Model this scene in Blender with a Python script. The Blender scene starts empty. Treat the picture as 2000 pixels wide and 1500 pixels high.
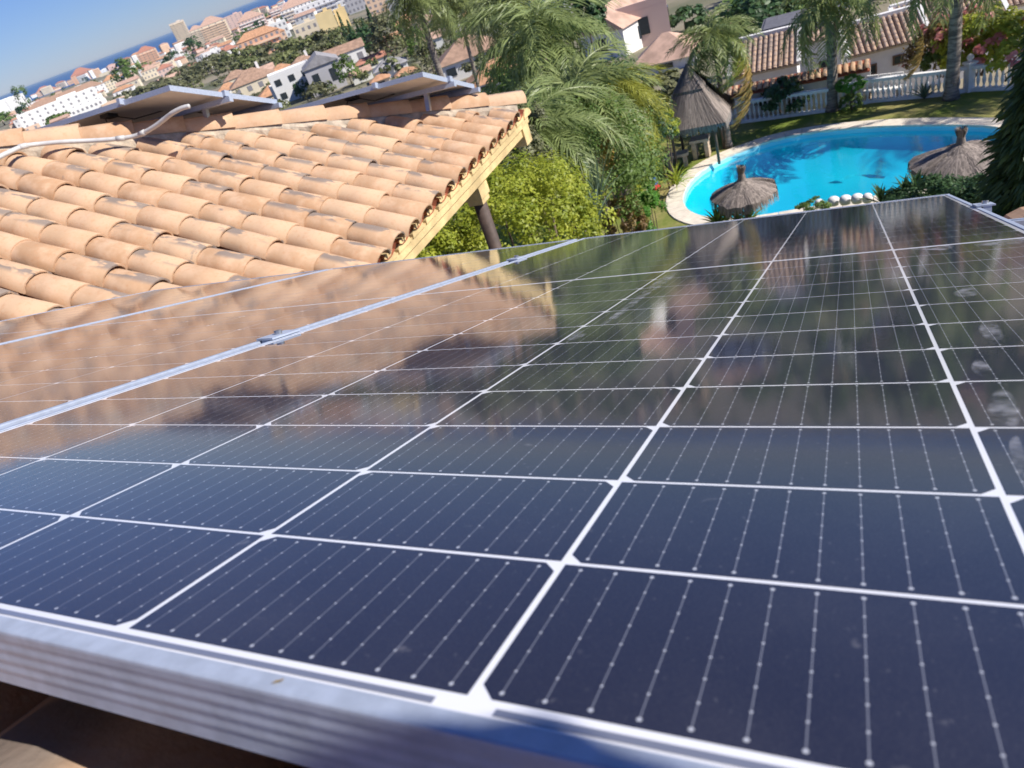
import bpy, bmesh, math, random
import numpy as np
from mathutils import Matrix, Vector

S = bpy.context.scene
C = S.collection
R_ = math.radians
rnd = random.Random(11)
rng = np.random.default_rng(5)

# ------------------------------------------------------------------ camera
# world: x right, y forward (camera heading), z up, camera at the origin, lawn at z = LAWN
F = 1371.3                                     # focal length in pixels of the 2000 px wide photograph
WM = np.array([[0.93623598, -0.35137186, 0.0],
               [-0.18921009, -0.50415333, 0.84263216],
               [-0.29607723, -0.78890255, -0.53848959]])
cam_d = bpy.data.cameras.new('camera')
cam = bpy.data.objects.new('camera', cam_d)
C.objects.link(cam)
S.camera = cam
Rc = WM @ np.diag([1.0, -1.0, -1.0])
M = Matrix.Identity(4)
for i in range(3):
    for j in range(3):
        M[i][j] = Rc[i][j]
cam.matrix_world = M
cam_d.sensor_width = 36.0
cam_d.lens = F / 2000 * 36
cam_d.clip_start = 0.02
cam_d.clip_end = 90000
cam_d.dof.use_dof = True
cam_d.dof.focus_distance = 1.0
cam_d.dof.aperture_fstop = 13.0

# ------------------------------------------------------------------ world, sun, exposure
SUN_AZ, SUN_EL = R_(115), R_(40)
world = bpy.data.worlds.new('World')
S.world = world
world.use_nodes = True
wn = world.node_tree
for n in list(wn.nodes):
    wn.nodes.remove(n)
sky = wn.nodes.new('ShaderNodeTexSky')
sky.sky_type = 'NISHITA'
sky.sun_disc = False
sky.sun_elevation = SUN_EL
sky.sun_rotation = SUN_AZ
sky.altitude = 100
sky.air_density = 1.0
sky.dust_density = 0.0
sky.ozone_density = 6.0
bg = wn.nodes.new('ShaderNodeBackground')
bg.inputs['Strength'].default_value = 0.072
wo = wn.nodes.new('ShaderNodeOutputWorld')
tint = wn.nodes.new('ShaderNodeMix')             # clear blue air, as the photograph renders it
tint.data_type = 'RGBA'
tint.blend_type = 'MULTIPLY'
tint.inputs[0].default_value = 1.0
tint.inputs[7].default_value = (0.57, 0.66, 1.0, 1)
wn.links.new(sky.outputs[0], tint.inputs[6])
wn.links.new(tint.outputs[2], bg.inputs['Color'])
wn.links.new(bg.outputs[0], wo.inputs['Surface'])
sun_d = bpy.data.lights.new('sun', 'SUN')
sun_d.energy = 4.6
sun_d.angle = R_(0.53)
sun_d.color = (1.0, 0.945, 0.86)
sun = bpy.data.objects.new('sun', sun_d)
C.objects.link(sun)
sv = Vector((math.sin(SUN_AZ) * math.cos(SUN_EL), math.cos(SUN_AZ) * math.cos(SUN_EL), math.sin(SUN_EL)))
sun.rotation_euler = sv.to_track_quat('Z', 'Y').to_euler()
S.view_settings.view_transform = 'Standard'
S.view_settings.look = 'None'
S.view_settings.exposure = 0.55
S.view_settings.gamma = 1.0
S.view_settings.use_curve_mapping = False
S.cycles.max_bounces = 8
S.cycles.transparent_max_bounces = 12
S.cycles.use_denoising = True

# ------------------------------------------------------------------ frames of reference
A = np.array([0.84928554, -0.52793377, 0.0])   # horizontal, down the slope of the pavilion roof
B = np.array([0.52793377, 0.84928554, 0.0])    # horizontal, along its eave (down our own roof)
Z = np.array([0.0, 0.0, 1.0])
YAW = math.atan2(A[1], A[0])
T0 = np.array([0.25935238, -0.04000013, -0.21798663])      # near right corner of the cells of the front panel
PX = np.array([0.8492294, -0.52789887, -0.01149796])
PY = np.array([0.48864476, 0.79396026, -0.36173665])
PN = np.array([0.20008929, 0.30157899, 0.93220941])
LAWN = -10.5
SEA = -40.0

def ray(px, py):
    v = WM @ np.array([(px - 1000) / F, (py - 750) / F, 1.0])
    return v / np.linalg.norm(v)
def g(px, py, z=LAWN):
    r = ray(px, py)
    return r * (z / r[2])
def at(px, py, dist):
    """point on the sight line at a horizontal distance"""
    r = ray(px, py)
    return r * (dist / math.hypot(r[0], r[1]))
def hitp(px, py, n, p0, h=0.0):
    r = ray(px, py)
    return r * ((p0 @ n + h) / (r @ n))
def ab(a, b, z=0.0):
    return A * a + B * b + Z * z

TZ = [(0, -13.2), (34, -13.2), (37, -13.3), (55, -14.6), (65, -15.6), (118, -19), (148, -20.5), (215, -22.7), (260, -24),
      (420, -27.5), (610, -30), (900, -33), (1700, -37.5), (2250, -39.6), (2330, -42), (2600, -60), (60000, -62)]
def coast(az):
    """how much farther the shore lies in this direction"""
    d = math.degrees(az)
    return 1.0 + max(0.0, min(1.0, (-13 - d) / 14.0)) * 0.9 + 0.03 * math.sin(d * 0.9)
def terrain(r, az):
    k = coast(az) if r > 900 else 1.0
    if r > 900:
        r = 900 + (r - 900) / k
    for (r0, z0), (r1, z1) in zip(TZ, TZ[1:]):
        if r <= r1:
            z = z0 + (z1 - z0) * (r - r0) / (r1 - r0)
            break
    else:
        z = -62
    return z
def tg(px, py, dmax=2240.0):
    r = ray(px, py)
    h = math.hypot(r[0], r[1])
    az = math.atan2(r[0], r[1])
    d = 37.0
    while d < dmax * coast(az):
        if r[2] / h * d <= terrain(d, az):
            break
        d *= 1.01
    d = min(d, dmax * coast(az))
    return np.array([r[0] / h * d, r[1] / h * d, terrain(d, az)])

# ------------------------------------------------------------------ materials
class NT:
    def __init__(s, name):
        s.m = bpy.data.materials.new(name)
        s.m.use_nodes = True
        s.t = s.m.node_tree
        s.b = s.t.nodes['Principled BSDF']
        s.out = s.t.nodes['Material Output']
    def n(s, typ, **kw):
        nd = s.t.nodes.new(typ)
        for k, v in kw.items():
            setattr(nd, k, v)
        return nd
    def l(s, a, b):
        s.t.links.new(a, b)
    def put(s, sock, v):
        if hasattr(v, 'is_output') or isinstance(v, bpy.types.NodeSocket):
            s.l(v, sock)
        else:
            sock.default_value = v
    def math(s, op, a, b=None, c=None):
        nd = s.n('ShaderNodeMath', operation=op)
        s.put(nd.inputs[0], a)
        if b is not None:
            s.put(nd.inputs[1], b)
        if c is not None:
            s.put(nd.inputs[2], c)
        return nd.outputs[0]
    def mix(s, f, a, b):
        nd = s.n('ShaderNodeMix', data_type='RGBA')
        s.put(nd.inputs[0], f)
        s.put(nd.inputs[6], a if not isinstance(a, tuple) else (*a[:3], 1))
        s.put(nd.inputs[7], b if not isinstance(b, tuple) else (*b[:3], 1))
        return nd.outputs[2]
    def noise(s, scale, vec=None, detail=4.0, rough=0.55):
        nd = s.n('ShaderNodeTexNoise')
        nd.inputs['Scale'].default_value = scale
        nd.inputs['Detail'].default_value = detail
        nd.inputs['Roughness'].default_value = rough
        if vec is not None:
            s.l(vec, nd.inputs['Vector'])
        return nd.outputs[0]
    def ramp(s, v, lo, hi):
        nd = s.n('ShaderNodeMapRange')
        nd.interpolation_type = 'SMOOTHSTEP'
        s.put(nd.inputs[0], v)
        nd.inputs[1].default_value = lo
        nd.inputs[2].default_value = hi
        return nd.outputs[0]
    def bump(s, h, strength, dist=0.01):
        nd = s.n('ShaderNodeBump')
        nd.inputs['Strength'].default_value = strength
        nd.inputs['Distance'].default_value = dist
        s.put(nd.inputs['Height'], h)
        return nd.outputs[0]
    def scale(s, vec, xyz):
        nd = s.n('ShaderNodeMapping')
        nd.inputs['Scale'].default_value = xyz
        s.l(vec, nd.inputs['Vector'])
        return nd.outputs[0]

def mat(name, col, rough=0.6, metal=0.0, var=0.15, scale=6.0, bump=0.0, bscale=None, world_space=False, objrand=0.0, spec=0.5):
    t = NT(name)
    tc = t.n('ShaderNodeTexCoord')
    vec = t.n('ShaderNodeNewGeometry').outputs['Position'] if world_space else tc.outputs['Object']
    nz = t.noise(scale, vec)
    f = t.ramp(nz, 0.3, 0.7)
    dark = tuple(c * (1 - var) for c in col)
    light = tuple(min(1, c * (1 + var)) for c in col)
    cc = t.mix(f, dark, light)
    if objrand:
        oi = t.n('ShaderNodeObjectInfo').outputs['Random']
        hs = t.n('ShaderNodeHueSaturation')
        t.l(cc, hs.inputs['Color'])
        t.l(t.math('MULTIPLY_ADD', oi, 2 * objrand, 1 - objrand), hs.inputs['Value'])
        cc = hs.outputs[0]
    t.l(cc, t.b.inputs['Base Color'])
    t.b.inputs['Roughness'].default_value = rough
    t.b.inputs['Metallic'].default_value = metal
    t.b.inputs['Specular IOR Level'].default_value = spec
    if bump:
        t.l(t.bump(t.noise(bscale or scale * 4, vec), bump), t.b.inputs['Normal'])
    return t.m

def leaf_mat(name, dark, light, trans=0.35, rough=0.5):
    t = NT(name)
    at_ = t.n('ShaderNodeAttribute', attribute_name='tint')
    col = t.mix(at_.outputs['Fac'], dark, light)
    t.l(col, t.b.inputs['Base Color'])
    t.b.inputs['Roughness'].default_value = rough
    t.b.inputs['Specular IOR Level'].default_value = 0.35
    tr = t.n('ShaderNodeBsdfTranslucent')
    t.l(t.mix(0.5, col, tuple(min(1, c * 1.6) for c in light)), tr.inputs['Color'])
    ms = t.n('ShaderNodeMixShader')
    ms.inputs[0].default_value = trans
    t.l(t.b.outputs[0], ms.inputs[1])
    t.l(tr.outputs[0], ms.inputs[2])
    t.l(ms.outputs[0], t.out.inputs['Surface'])
    return t.m

def coat(t, rough=0.014, dust=None):
    t.b.inputs['Coat Weight'].default_value = 1.0
    t.b.inputs['Coat IOR'].default_value = 1.6
    t.b.inputs['Coat Roughness'].default_value = rough
    # fine prismatic texture of solar glass: tiny normals that smear reflections
    pos = t.n('ShaderNodeNewGeometry').outputs['Position']
    h = t.math('ADD', t.noise(900.0, pos, 1.0), t.math('MULTIPLY', t.noise(9.0, pos, 2.0), 1.4))
    t.l(t.bump(h, 0.013, 0.0012), t.b.inputs['Coat Normal'])
    return pos

def mk_cell():
    t = NT('solar_cell')
    tc = t.n('ShaderNodeTexCoord').outputs['Object']
    sp = t.n('ShaderNodeSeparateXYZ')
    t.l(tc, sp.inputs[0])
    X, Y = sp.outputs[0], sp.outputs[1]
    def cell_dist(v, pitch, off=0.0):
        q = t.math('ADD', t.math('DIVIDE', v, pitch), off)
        fr = t.math('SUBTRACT', t.math('FRACT', t.math('ADD', q, 100.5)), 0.5)
        return t.math('MULTIPLY', t.math('ABSOLUTE', fr), pitch)
    dx = cell_dist(X, 0.0163)
    line = t.math('LESS_THAN', dx, 0.00024)
    dy = cell_dist(Y, 0.0118, 0.5)
    pad = t.math('LESS_THAN', t.math('ADD', t.math('POWER', dx, 2.0), t.math('MULTIPLY', t.math('POWER', dy, 2.0), 1.2)), 0.00058 ** 2)
    ay = t.math('ABSOLUTE', Y)
    dend = t.math('ABSOLUTE', t.math('SUBTRACT', ay, 0.0415))
    pad2 = t.math('LESS_THAN', t.math('ADD', t.math('POWER', dx, 2.0), t.math('MULTIPLY', t.math('POWER', dend, 2.0), 1.0)), 0.00095 ** 2)
    inner = t.math('LESS_THAN', ay, 0.0425)
    pads = t.math('MAXIMUM', t.math('MULTIPLY', pad, t.math('LESS_THAN', ay, 0.038)), pad2)
    line = t.math('MULTIPLY', line, inner)
    fy = cell_dist(Y, 0.00135)
    fing = t.math('MULTIPLY', t.math('LESS_THAN', fy, 0.00006), 0.06)
    oi = t.n('ShaderNodeObjectInfo').outputs['Random']
    pos = coat(t, 0.008)
    base = t.mix(oi, (0.0085, 0.0080, 0.0175), (0.0115, 0.0115, 0.026))
    base = t.mix(fing, base, (0.3, 0.3, 0.36))
    base = t.mix(t.math('MULTIPLY', line, 0.36), base, (0.42, 0.44, 0.52))
    base = t.mix(t.math('MULTIPLY', pads, 0.65), base, (0.62, 0.64, 0.7))
    # dust film and dried drops
    d1 = t.ramp(t.noise(7.0, pos, 5.0, 0.62), 0.42, 0.78)
    d2 = t.ramp(t.noise(260.0, pos, 2.0), 0.66, 0.8)
    d3 = t.ramp(t.noise(48.0, pos, 3.0), 0.70, 0.80)
    dust = t.math('ADD', t.math('MULTIPLY', d1, 0.026), t.math('ADD', t.math('MULTIPLY', d2, 0.09), t.math('MULTIPLY', d3, 0.16)))
    grain = t.math('MULTIPLY', t.ramp(t.noise(1100.0, pos, 2.0), 0.4, 0.75), 0.028)
    dust = t.math('ADD', t.math('ADD', dust, grain), 0.004)
    base = t.mix(dust, base, (0.5, 0.48, 0.5))
    t.l(base, t.b.inputs['Base Color'])
    t.b.inputs['Roughness'].default_value = 0.45
    t.b.inputs['Specular IOR Level'].default_value = 0.25
    return t.m
M_CELL = mk_cell()
def mk_coated(name, col, metal=0.0, rough=0.5):
    t = NT(name)
    coat(t, 0.008)
    t.b.inputs['Base Color'].default_value = (*col, 1)
    t.b.inputs['Metallic'].default_value = metal
    t.b.inputs['Roughness'].default_value = rough
    return t.m
M_BACK = mk_coated('white_backsheet', (0.76, 0.77, 0.82))
M_RIBBON = mk_coated('tinned_ribbon', (0.36, 0.37, 0.42), 0.6, 0.4)
M_ALU = mat('anodised_aluminium', (0.37, 0.42, 0.52), 0.5, 0.12, 0.10, 70, 0.03, 300)
M_STEEL = mat('stainless_steel', (0.5, 0.5, 0.5), 0.3, 0.9, 0.1, 60)
M_UNDER = mat('panel_underside', (0.66, 0.64, 0.62), 0.5, 0, 0.06, 4)
M_BLACK = mat('black_plastic', (0.02, 0.02, 0.022), 0.5)
M_CONDUIT = mat('grey_conduit', (0.52, 0.51, 0.50), 0.55, 0, 0.08, 20)

def mk_stain():
    t = NT('dried_water_mark')
    tr = t.n('ShaderNodeBsdfTransparent')
    df = t.n('ShaderNodeBsdfDiffuse')
    df.inputs[0].default_value = (0.62, 0.63, 0.70, 1)
    ms = t.n('ShaderNodeMixShader')
    pos = t.n('ShaderNodeNewGeometry').outputs['Position']
    vc = t.n('ShaderNodeAttribute', attribute_name='tint')
    t.l(t.math('MULTIPLY', t.math('MULTIPLY', t.ramp(t.noise(60.0, pos, 4.0), 0.35, 0.8), 0.34), vc.outputs['Fac']), ms.inputs[0])
    t.l(tr.outputs[0], ms.inputs[1])
    t.l(df.outputs[0], ms.inputs[2])
    t.l(ms.outputs[0], t.out.inputs['Surface'])
    return t.m
M_STAIN = mk_stain()

def mk_tile(name='terracotta_tile', c0=(0.42, 0.255, 0.15), c1=(0.56, 0.385, 0.25), stain=0.75):
    t = NT(name)
    tc = t.n('ShaderNodeTexCoord').outputs['Object']
    oi = t.n('ShaderNodeObjectInfo').outputs['Random']
    off = t.n('ShaderNodeCombineXYZ')
    t.l(t.math('MULTIPLY', oi, 37.0), off.inputs[0])
    t.l(t.math('MULTIPLY', oi, 91.0), off.inputs[1])
    t.l(t.math('MULTIPLY', oi, 13.0), off.inputs[2])
    va = t.n('ShaderNodeVectorMath', operation='ADD')
    t.l(tc, va.inputs[0])
    t.l(off.outputs[0], va.inputs[1])
    v = va.outputs[0]
    col = t.mix(t.math('FRACT', t.math('MULTIPLY', oi, 5.13)), c0, c1)
    col = t.mix(t.ramp(t.noise(9.0, v, 5.0), 0.35, 0.7), col, (0.55, 0.37, 0.245))
    col = t.mix(t.math('MULTIPLY', t.ramp(t.noise(38.0, v, 3.0), 0.5, 0.75), 0.35), col, (0.45, 0.22, 0.11))
    # grey weathering: streaks along the shaded side of some tiles, and a few blotches
    sp = t.n('ShaderNodeSeparateXYZ')
    t.l(tc, sp.inputs[0])
    side = t.ramp(sp.outputs[1], -0.05, -0.005)
    sv_ = t.scale(v, (4.5, 10.0, 10.0))
    st = t.math('MULTIPLY', t.ramp(t.noise(1.0, sv_, 3.0, 0.55), 0.46, 0.53), side)
    pick = t.math('GREATER_THAN', t.math('FRACT', t.math('MULTIPLY', oi, 7.31)), 0.42)
    col = t.mix(t.math('MULTIPLY', t.math('MULTIPLY', st, pick), stain), col, (0.15, 0.14, 0.14))
    st2 = t.ramp(t.noise(1.0, t.scale(v, (8.0, 5.0, 5.0)), 5.0, 0.65), 0.62, 0.70)
    pick2 = t.math('GREATER_THAN', t.math('FRACT', t.math('MULTIPLY', oi, 3.77)), 0.75)
    col = t.mix(t.math('MULTIPLY', t.math('MULTIPLY', st2, pick2), stain * .8), col, (0.19, 0.165, 0.15))
    lich = t.ramp(t.noise(70.0, v, 2.0), 0.68, 0.74)
    col = t.mix(t.math('MULTIPLY', lich, 0.3), col, (0.55, 0.48, 0.36))
    t.l(col, t.b.inputs['Base Color'])
    t.b.inputs['Roughness'].default_value = 0.85
    t.b.inputs['Specular IOR Level'].default_value = 0.2
    t.l(t.bump(t.noise(120.0, v, 3.0), 0.25, 0.004), t.b.inputs['Normal'])
    return t.m
M_TILE = mk_tile()
M_TILE2 = mk_tile('old_pink_tile', (0.215, 0.165, 0.145), (0.34, 0.27, 0.24), 0.6)
M_PAN = mat('red_channel_tile', (0.34, 0.10, 0.05), 0.85, 0, 0.3, 12, world_space=True)
M_MORTAR = mat('lime_mortar', (0.46, 0.38, 0.29), 0.95, 0, 0.25, 14, 0.5, 60, world_space=True)
M_YELLOW = mat('ochre_render', (0.62, 0.46, 0.23), 0.9, 0, 0.22, 5, 0.4, 60, world_space=True)
M_WHITE = mat('white_render', (0.78, 0.76, 0.74), 0.9, 0, 0.05, 2, 0.1, 30, world_space=True)
M_POST = mat('dark_timber', (0.075, 0.05, 0.04), 0.7, 0, 0.3, 9, 0.3, 40)
M_WOOD = mat('weathered_post', (0.10, 0.07, 0.05), 0.8, 0, 0.3, 9)
M_BALUSTER = mat('white_painted_concrete', (0.78, 0.78, 0.78), 0.75, 0, 0.05, 6)
M_COPING = mat('cream_coping_stone', (0.72, 0.64, 0.53), 0.85, 0, 0.10, 5, 0.2, 40, True, 0.06)
M_THATCH = None
def mk_thatch():
    t = NT('grey_thatch')
    a = t.n('ShaderNodeAttribute', attribute_name='tint')
    t.l(t.mix(a.outputs['Fac'], (0.085, 0.07, 0.06), (0.38, 0.315, 0.27)), t.b.inputs['Base Color'])
    t.b.inputs['Roughness'].default_value = 0.9
    return t.m
M_THATCH = mk_thatch()
M_TRUNK = None
def mk_trunk():
    t = NT('palm_bark')
    tc = t.n('ShaderNodeTexCoord').outputs['Object']
    sv_ = t.scale(tc, (2.0, 2.0, 9.0))
    nz = t.ramp(t.noise(1.6, sv_, 4.0), 0.35, 0.65)
    t.l(t.mix(nz, (0.10, 0.085, 0.075), (0.30, 0.255, 0.215)), t.b.inputs['Base Color'])
    t.b.inputs['Roughness'].default_value = 0.9
    t.l(t.bump(t.noise(3.0, sv_, 4.0), 0.7, 0.03), t.b.inputs['Normal'])
    return t.m
M_TRUNK = mk_trunk()
M_BRANCH = mat('brown_bark', (0.12, 0.085, 0.06), 0.9, 0, 0.3, 8)
M_STONE = mat('sandstone_block', (0.50, 0.39, 0.28), 0.9, 0, 0.25, 7, 0.5, 30)
L_YELLOW = leaf_mat('yellow_green_leaf', (0.14, 0.20, 0.018), (0.46, 0.48, 0.06))
L_GREEN = leaf_mat('mid_green_leaf', (0.058, 0.111, 0.026), (0.208, 0.299, 0.072))
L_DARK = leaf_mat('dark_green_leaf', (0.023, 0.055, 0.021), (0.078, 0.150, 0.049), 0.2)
L_BRIGHT = leaf_mat('bright_green_leaf', (0.044, 0.138, 0.015), (0.138, 0.325, 0.037))
L_PALM = leaf_mat('palm_leaflet', (0.071, 0.112, 0.033), (0.307, 0.354, 0.130), 0.3, 0.42)
L_PALMD = leaf_mat('deep_palm_leaflet', (0.067, 0.110, 0.037), (0.329, 0.390, 0.146), 0.3, 0.42)
L_PALMY = leaf_mat('yellowing_palm_leaflet', (0.115, 0.144, 0.023), (0.391, 0.391, 0.069), 0.3, 0.45)
L_DEAD = leaf_mat('dry_palm_leaflet', (0.22, 0.14, 0.04), (0.48, 0.33, 0.10), 0.2, 0.7)
L_OLIVE = leaf_mat('olive_leaf', (0.083, 0.094, 0.044), (0.220, 0.220, 0.110), 0.2)
L_RED = leaf_mat('bronze_leaf', (0.12, 0.06, 0.025), (0.30, 0.22, 0.06), 0.3)
L_FLOWER = leaf_mat('pink_petal', (0.45, 0.10, 0.10), (0.75, 0.35, 0.32), 0.3)
L_AGAVE = leaf_mat('blue_green_blade', (0.05, 0.10, 0.07), (0.20, 0.27, 0.18), 0.15)

# ------------------------------------------------------------------ mesh helpers
class MB:
    def __init__(s):
        s.v, s.f, s.mi, s.tint = [], [], [], []
        s.t = 0.5
        s.m = 0
    def add(s, vs, fs):
        o = len(s.v)
        s.v.extend([tuple(map(float, p)) for p in vs])
        s.tint.extend([s.t] * len(vs))
        s.f.extend([tuple(i + o for i in q) for q in fs])
        s.mi.extend([s.m] * len(fs))
        return s
    def box(s, c, d, ax=None):
        c = np.array(c, float)
        ax = np.eye(3) if ax is None else np.array(ax, float)
        vs = []
        for k in range(8):
            sg = np.array([(k & 1) * 2 - 1, (k >> 1 & 1) * 2 - 1, (k >> 2 & 1) * 2 - 1]) * np.array(d) / 2
            vs.append(c + sg[0] * ax[0] + sg[1] * ax[1] + sg[2] * ax[2])
        return s.add(vs, [(0, 2, 3, 1), (4, 5, 7, 6), (0, 1, 5, 4), (2, 6, 7, 3), (0, 4, 6, 2), (1, 3, 7, 5)])
    def tube(s, path, rad, n=8, cap=True):
        path = [np.array(p, float) for p in path]
        if not hasattr(rad, '__len__'):
            rad = [rad] * len(path)
        o = len(s.v)
        vs, fs = [], []
        up = np.array([0.0, 0.0, 1.0])
        for i, p in enumerate(path):
            d = path[min(i + 1, len(path) - 1)] - path[max(i - 1, 0)]
            d /= np.linalg.norm(d)
            u = np.cross(d, up if abs(d[2]) < 0.95 else np.array([1.0, 0, 0]))
            u /= np.linalg.norm(u)
            w = np.cross(d, u)
            for k in range(n):
                a = 2 * math.pi * k / n
                vs.append(p + rad[i] * (math.cos(a) * u + math.sin(a) * w))
        for i in range(len(path) - 1):
            for k in range(n):
                fs.append((i * n + k, i * n + (k + 1) % n, (i + 1) * n + (k + 1) % n, (i + 1) * n + k))
        if cap:
            fs.append(tuple(range(n))[::-1])
            fs.append(tuple((len(path) - 1) * n + k for k in range(n)))
        return s.add(vs, fs)
    def lathe(s, prof, n=12, c=(0, 0, 0)):
        vs, fs = [], []
        for r, z in prof:
            for k in range(n):
                a = 2 * math.pi * k / n
                vs.append((c[0] + r * math.cos(a), c[1] + r * math.sin(a), c[2] + z))
        for i in range(len(prof) - 1):
            for k in range(n):
                fs.append((i * n + k, i * n + (k + 1) % n, (i + 1) * n + (k + 1) % n, (i + 1) * n + k))
        fs.append(tuple(range(n))[::-1])
        fs.append(tuple((len(prof) - 1) * n + k for k in range(n)))
        return s.add(vs, fs)
    def prism(s, poly, z0, z1):
        n = len(poly)
        vs = [(x, y, z0) for x, y in poly] + [(x, y, z1) for x, y in poly]
        fs = [tuple(range(n))[::-1], tuple(range(n, 2 * n))] + [(i, (i + 1) % n, n + (i + 1) % n, n + i) for i in range(n)]
        return s.add(vs, fs)
    def mesh(s, name, mats, smooth=False):
        me = bpy.data.meshes.new(name)
        me.from_pydata(s.v, [], s.f)
        for m in (mats if isinstance(mats, (list, tuple)) else [mats]):
            me.materials.append(m)
        if any(s.mi):
            me.polygons.foreach_set('material_index', s.mi)
        at_ = me.attributes.new('tint', 'FLOAT', 'POINT')
        at_.data.foreach_set('value', s.tint)
        if smooth:
            me.polygons.foreach_set('use_smooth', [True] * len(me.polygons))
        me.update()
        return me
    def build(s, name, mats, parent=None, smooth=False, loc=None):
        return link(name, s.mesh(name, mats, smooth), parent, loc)

def link(name, me, parent=None, loc=None, mw=None):
    o = bpy.data.objects.new(name, me)
    C.objects.link(o)
    if parent is not None:
        o.parent = parent
    if mw is not None:
        o.matrix_local = mw
    elif loc is not None:
        o.location = loc
    return o
def tag(o, label=None, cat=None, group=None, kind=None):
    for k, v in (('label', label), ('category', cat), ('group', group), ('kind', kind)):
        if v:
            o[k] = v
    return o
def thing(name, label, cat, loc=(0, 0, 0), yaw=0.0, group=None, mw=None):
    o = bpy.data.objects.new(name, None)
    C.objects.link(o)
    o.empty_display_size = 0.2
    if mw is not None:
        o.matrix_world = mw
    else:
        o.location = loc
        o.rotation_euler = (0, 0, yaw)
    return tag(o, label, cat, group)
def basis(ex, ey, ez, p):
    m = Matrix.Identity(4)
    for i in range(3):
        m[i][0], m[i][1], m[i][2], m[i][3] = ex[i], ey[i], ez[i], p[i]
    return m
def leaves_mesh(name, m, P, N, size, aspect=0.55, tint=None, fold=True):
    """many small leaves: P points, N rough facing directions, size per leaf"""
    n = len(P)
    T = rng.normal(size=(n, 3))
    N = N / np.maximum(1e-6, np.linalg.norm(N, axis=1, keepdims=True))
    T -= N * np.sum(T * N, axis=1, keepdims=True)
    T /= np.maximum(1e-6, np.linalg.norm(T, axis=1, keepdims=True))
    Bt = np.cross(N, T)
    s = np.asarray(size).reshape(-1, 1) * np.ones((n, 1))
    tip = P + T * s
    base = P - T * s
    mid = P - N * s * 0.25
    l1 = mid + Bt * s * aspect + N * s * 0.35
    l2 = mid - Bt * s * aspect + N * s * 0.35
    V = np.stack([base, l1, tip, l2], 1).reshape(-1, 3)
    idx = np.arange(n)[:, None] * 4
    Fq = (idx + np.array([[0, 1, 2, 3]])).astype(np.int32)
    if fold:
        Ft = np.concatenate([idx + np.array([[0, 1, 2]]), idx + np.array([[0, 2, 3]])], 1).reshape(-1, 3)
    me = bpy.data.meshes.new(name)
    me.vertices.add(len(V))
    me.vertices.foreach_set('co', V.ravel())
    if fold:
        nf, k = len(Ft), 3
        lv = Ft.ravel()
    else:
        nf, k = n, 4
        lv = Fq.ravel()
    me.loops.add(nf * k)
    me.loops.foreach_set('vertex_index', lv.astype(np.int32))
    me.polygons.add(nf)
    me.polygons.foreach_set('loop_start', np.arange(0, nf * k, k, dtype=np.int32))
    me.update(calc_edges=True)
    me.materials.append(m)
    at_ = me.attributes.new('tint', 'FLOAT', 'POINT')
    if tint is None:
        tint = rng.random(n)
    at_.data.foreach_set('value', np.repeat(np.clip(tint, 0, 1), 4).astype(np.float32))
    return me
def cloud(n, c, rad, leaf, clumps=40, spread=0.22, shell=0.75, low=-0.6):
    """leaf positions gathered in clumps around an uneven ellipsoid"""
    c = np.array(c, float)
    rad = np.array(rad, float)
    D = rng.normal(size=(clumps, 3))
    D /= np.linalg.norm(D, axis=1, keepdims=True)
    D[:, 2] = np.where(D[:, 2] < low, -D[:, 2], D[:, 2])
    rr = shell + (1.05 - shell) * rng.random((clumps, 1))
    K = D * rr
    k = rng.integers(0, clumps, n)
    J = rng.normal(size=(n, 3))
    J /= np.linalg.norm(J, axis=1, keepdims=True)
    J *= rng.random((n, 1)) ** 0.45
    P = c + (K[k] + J * spread) * rad
    N = J * 0.8 + D[k] * 0.5 + np.array([0, 0, 0.5]) + rng.normal(size=(n, 3)) * 0.35
    kt = rng.random(clumps)
    tint = 0.55 * kt[k] + 0.45 * rng.random(n)
    s = leaf * (0.7 + 0.6 * rng.random(n))
    return P, N, s, tint

def shrub(name, label, cat, c, rad, n, leaf, m, stem_z=None, group=None, clumps=40, spread=0.24, stems=3, aspect=0.55, flowers=0, fm=None, low=-0.6, shell=0.7, bark=None):
    """a plant: stems from the ground and a crown of separate leaves"""
    c = np.array(c, float)
    z0 = stem_z if stem_z is not None else LAWN
    root = thing(name, label, cat, (c[0], c[1], z0), 0, group)
    o = np.array([c[0], c[1], z0])
    P, N, s, t = cloud(n, c - o, rad, leaf, clumps, spread, shell, low)
    link('foliage', leaves_mesh('foliage', m, P, N, s, aspect, t), root)
    mb = MB()
    for k in range(stems):
        a = k * 2.4 + rnd.random()
        e = c - o + np.array([math.cos(a) * rad[0] * 0.45, math.sin(a) * rad[1] * 0.45, rad[2] * 0.25])
        b = np.array([math.cos(a) * 0.08, math.sin(a) * 0.08, -0.05])
        r0 = max(0.02, 0.05 * min(rad))
        mb.tube([b, b * 0.5 + e * 0.5 + np.array([0.03, 0.02, 0.0]), e], [r0, r0 * 0.7, r0 * 0.3], 6)
    mb.build('trunk', bark or M_BRANCH, root, True)
    if flowers:
        P, N, s, t = cloud(flowers, c - o, [q * 1.06 for q in rad], leaf * 1.1, max(8, clumps // 3), spread * 0.6, 0.95, -0.2)
        link('blossom', leaves_mesh('blossom', fm, P, N, s, 0.8, t), root)
    return root

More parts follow.
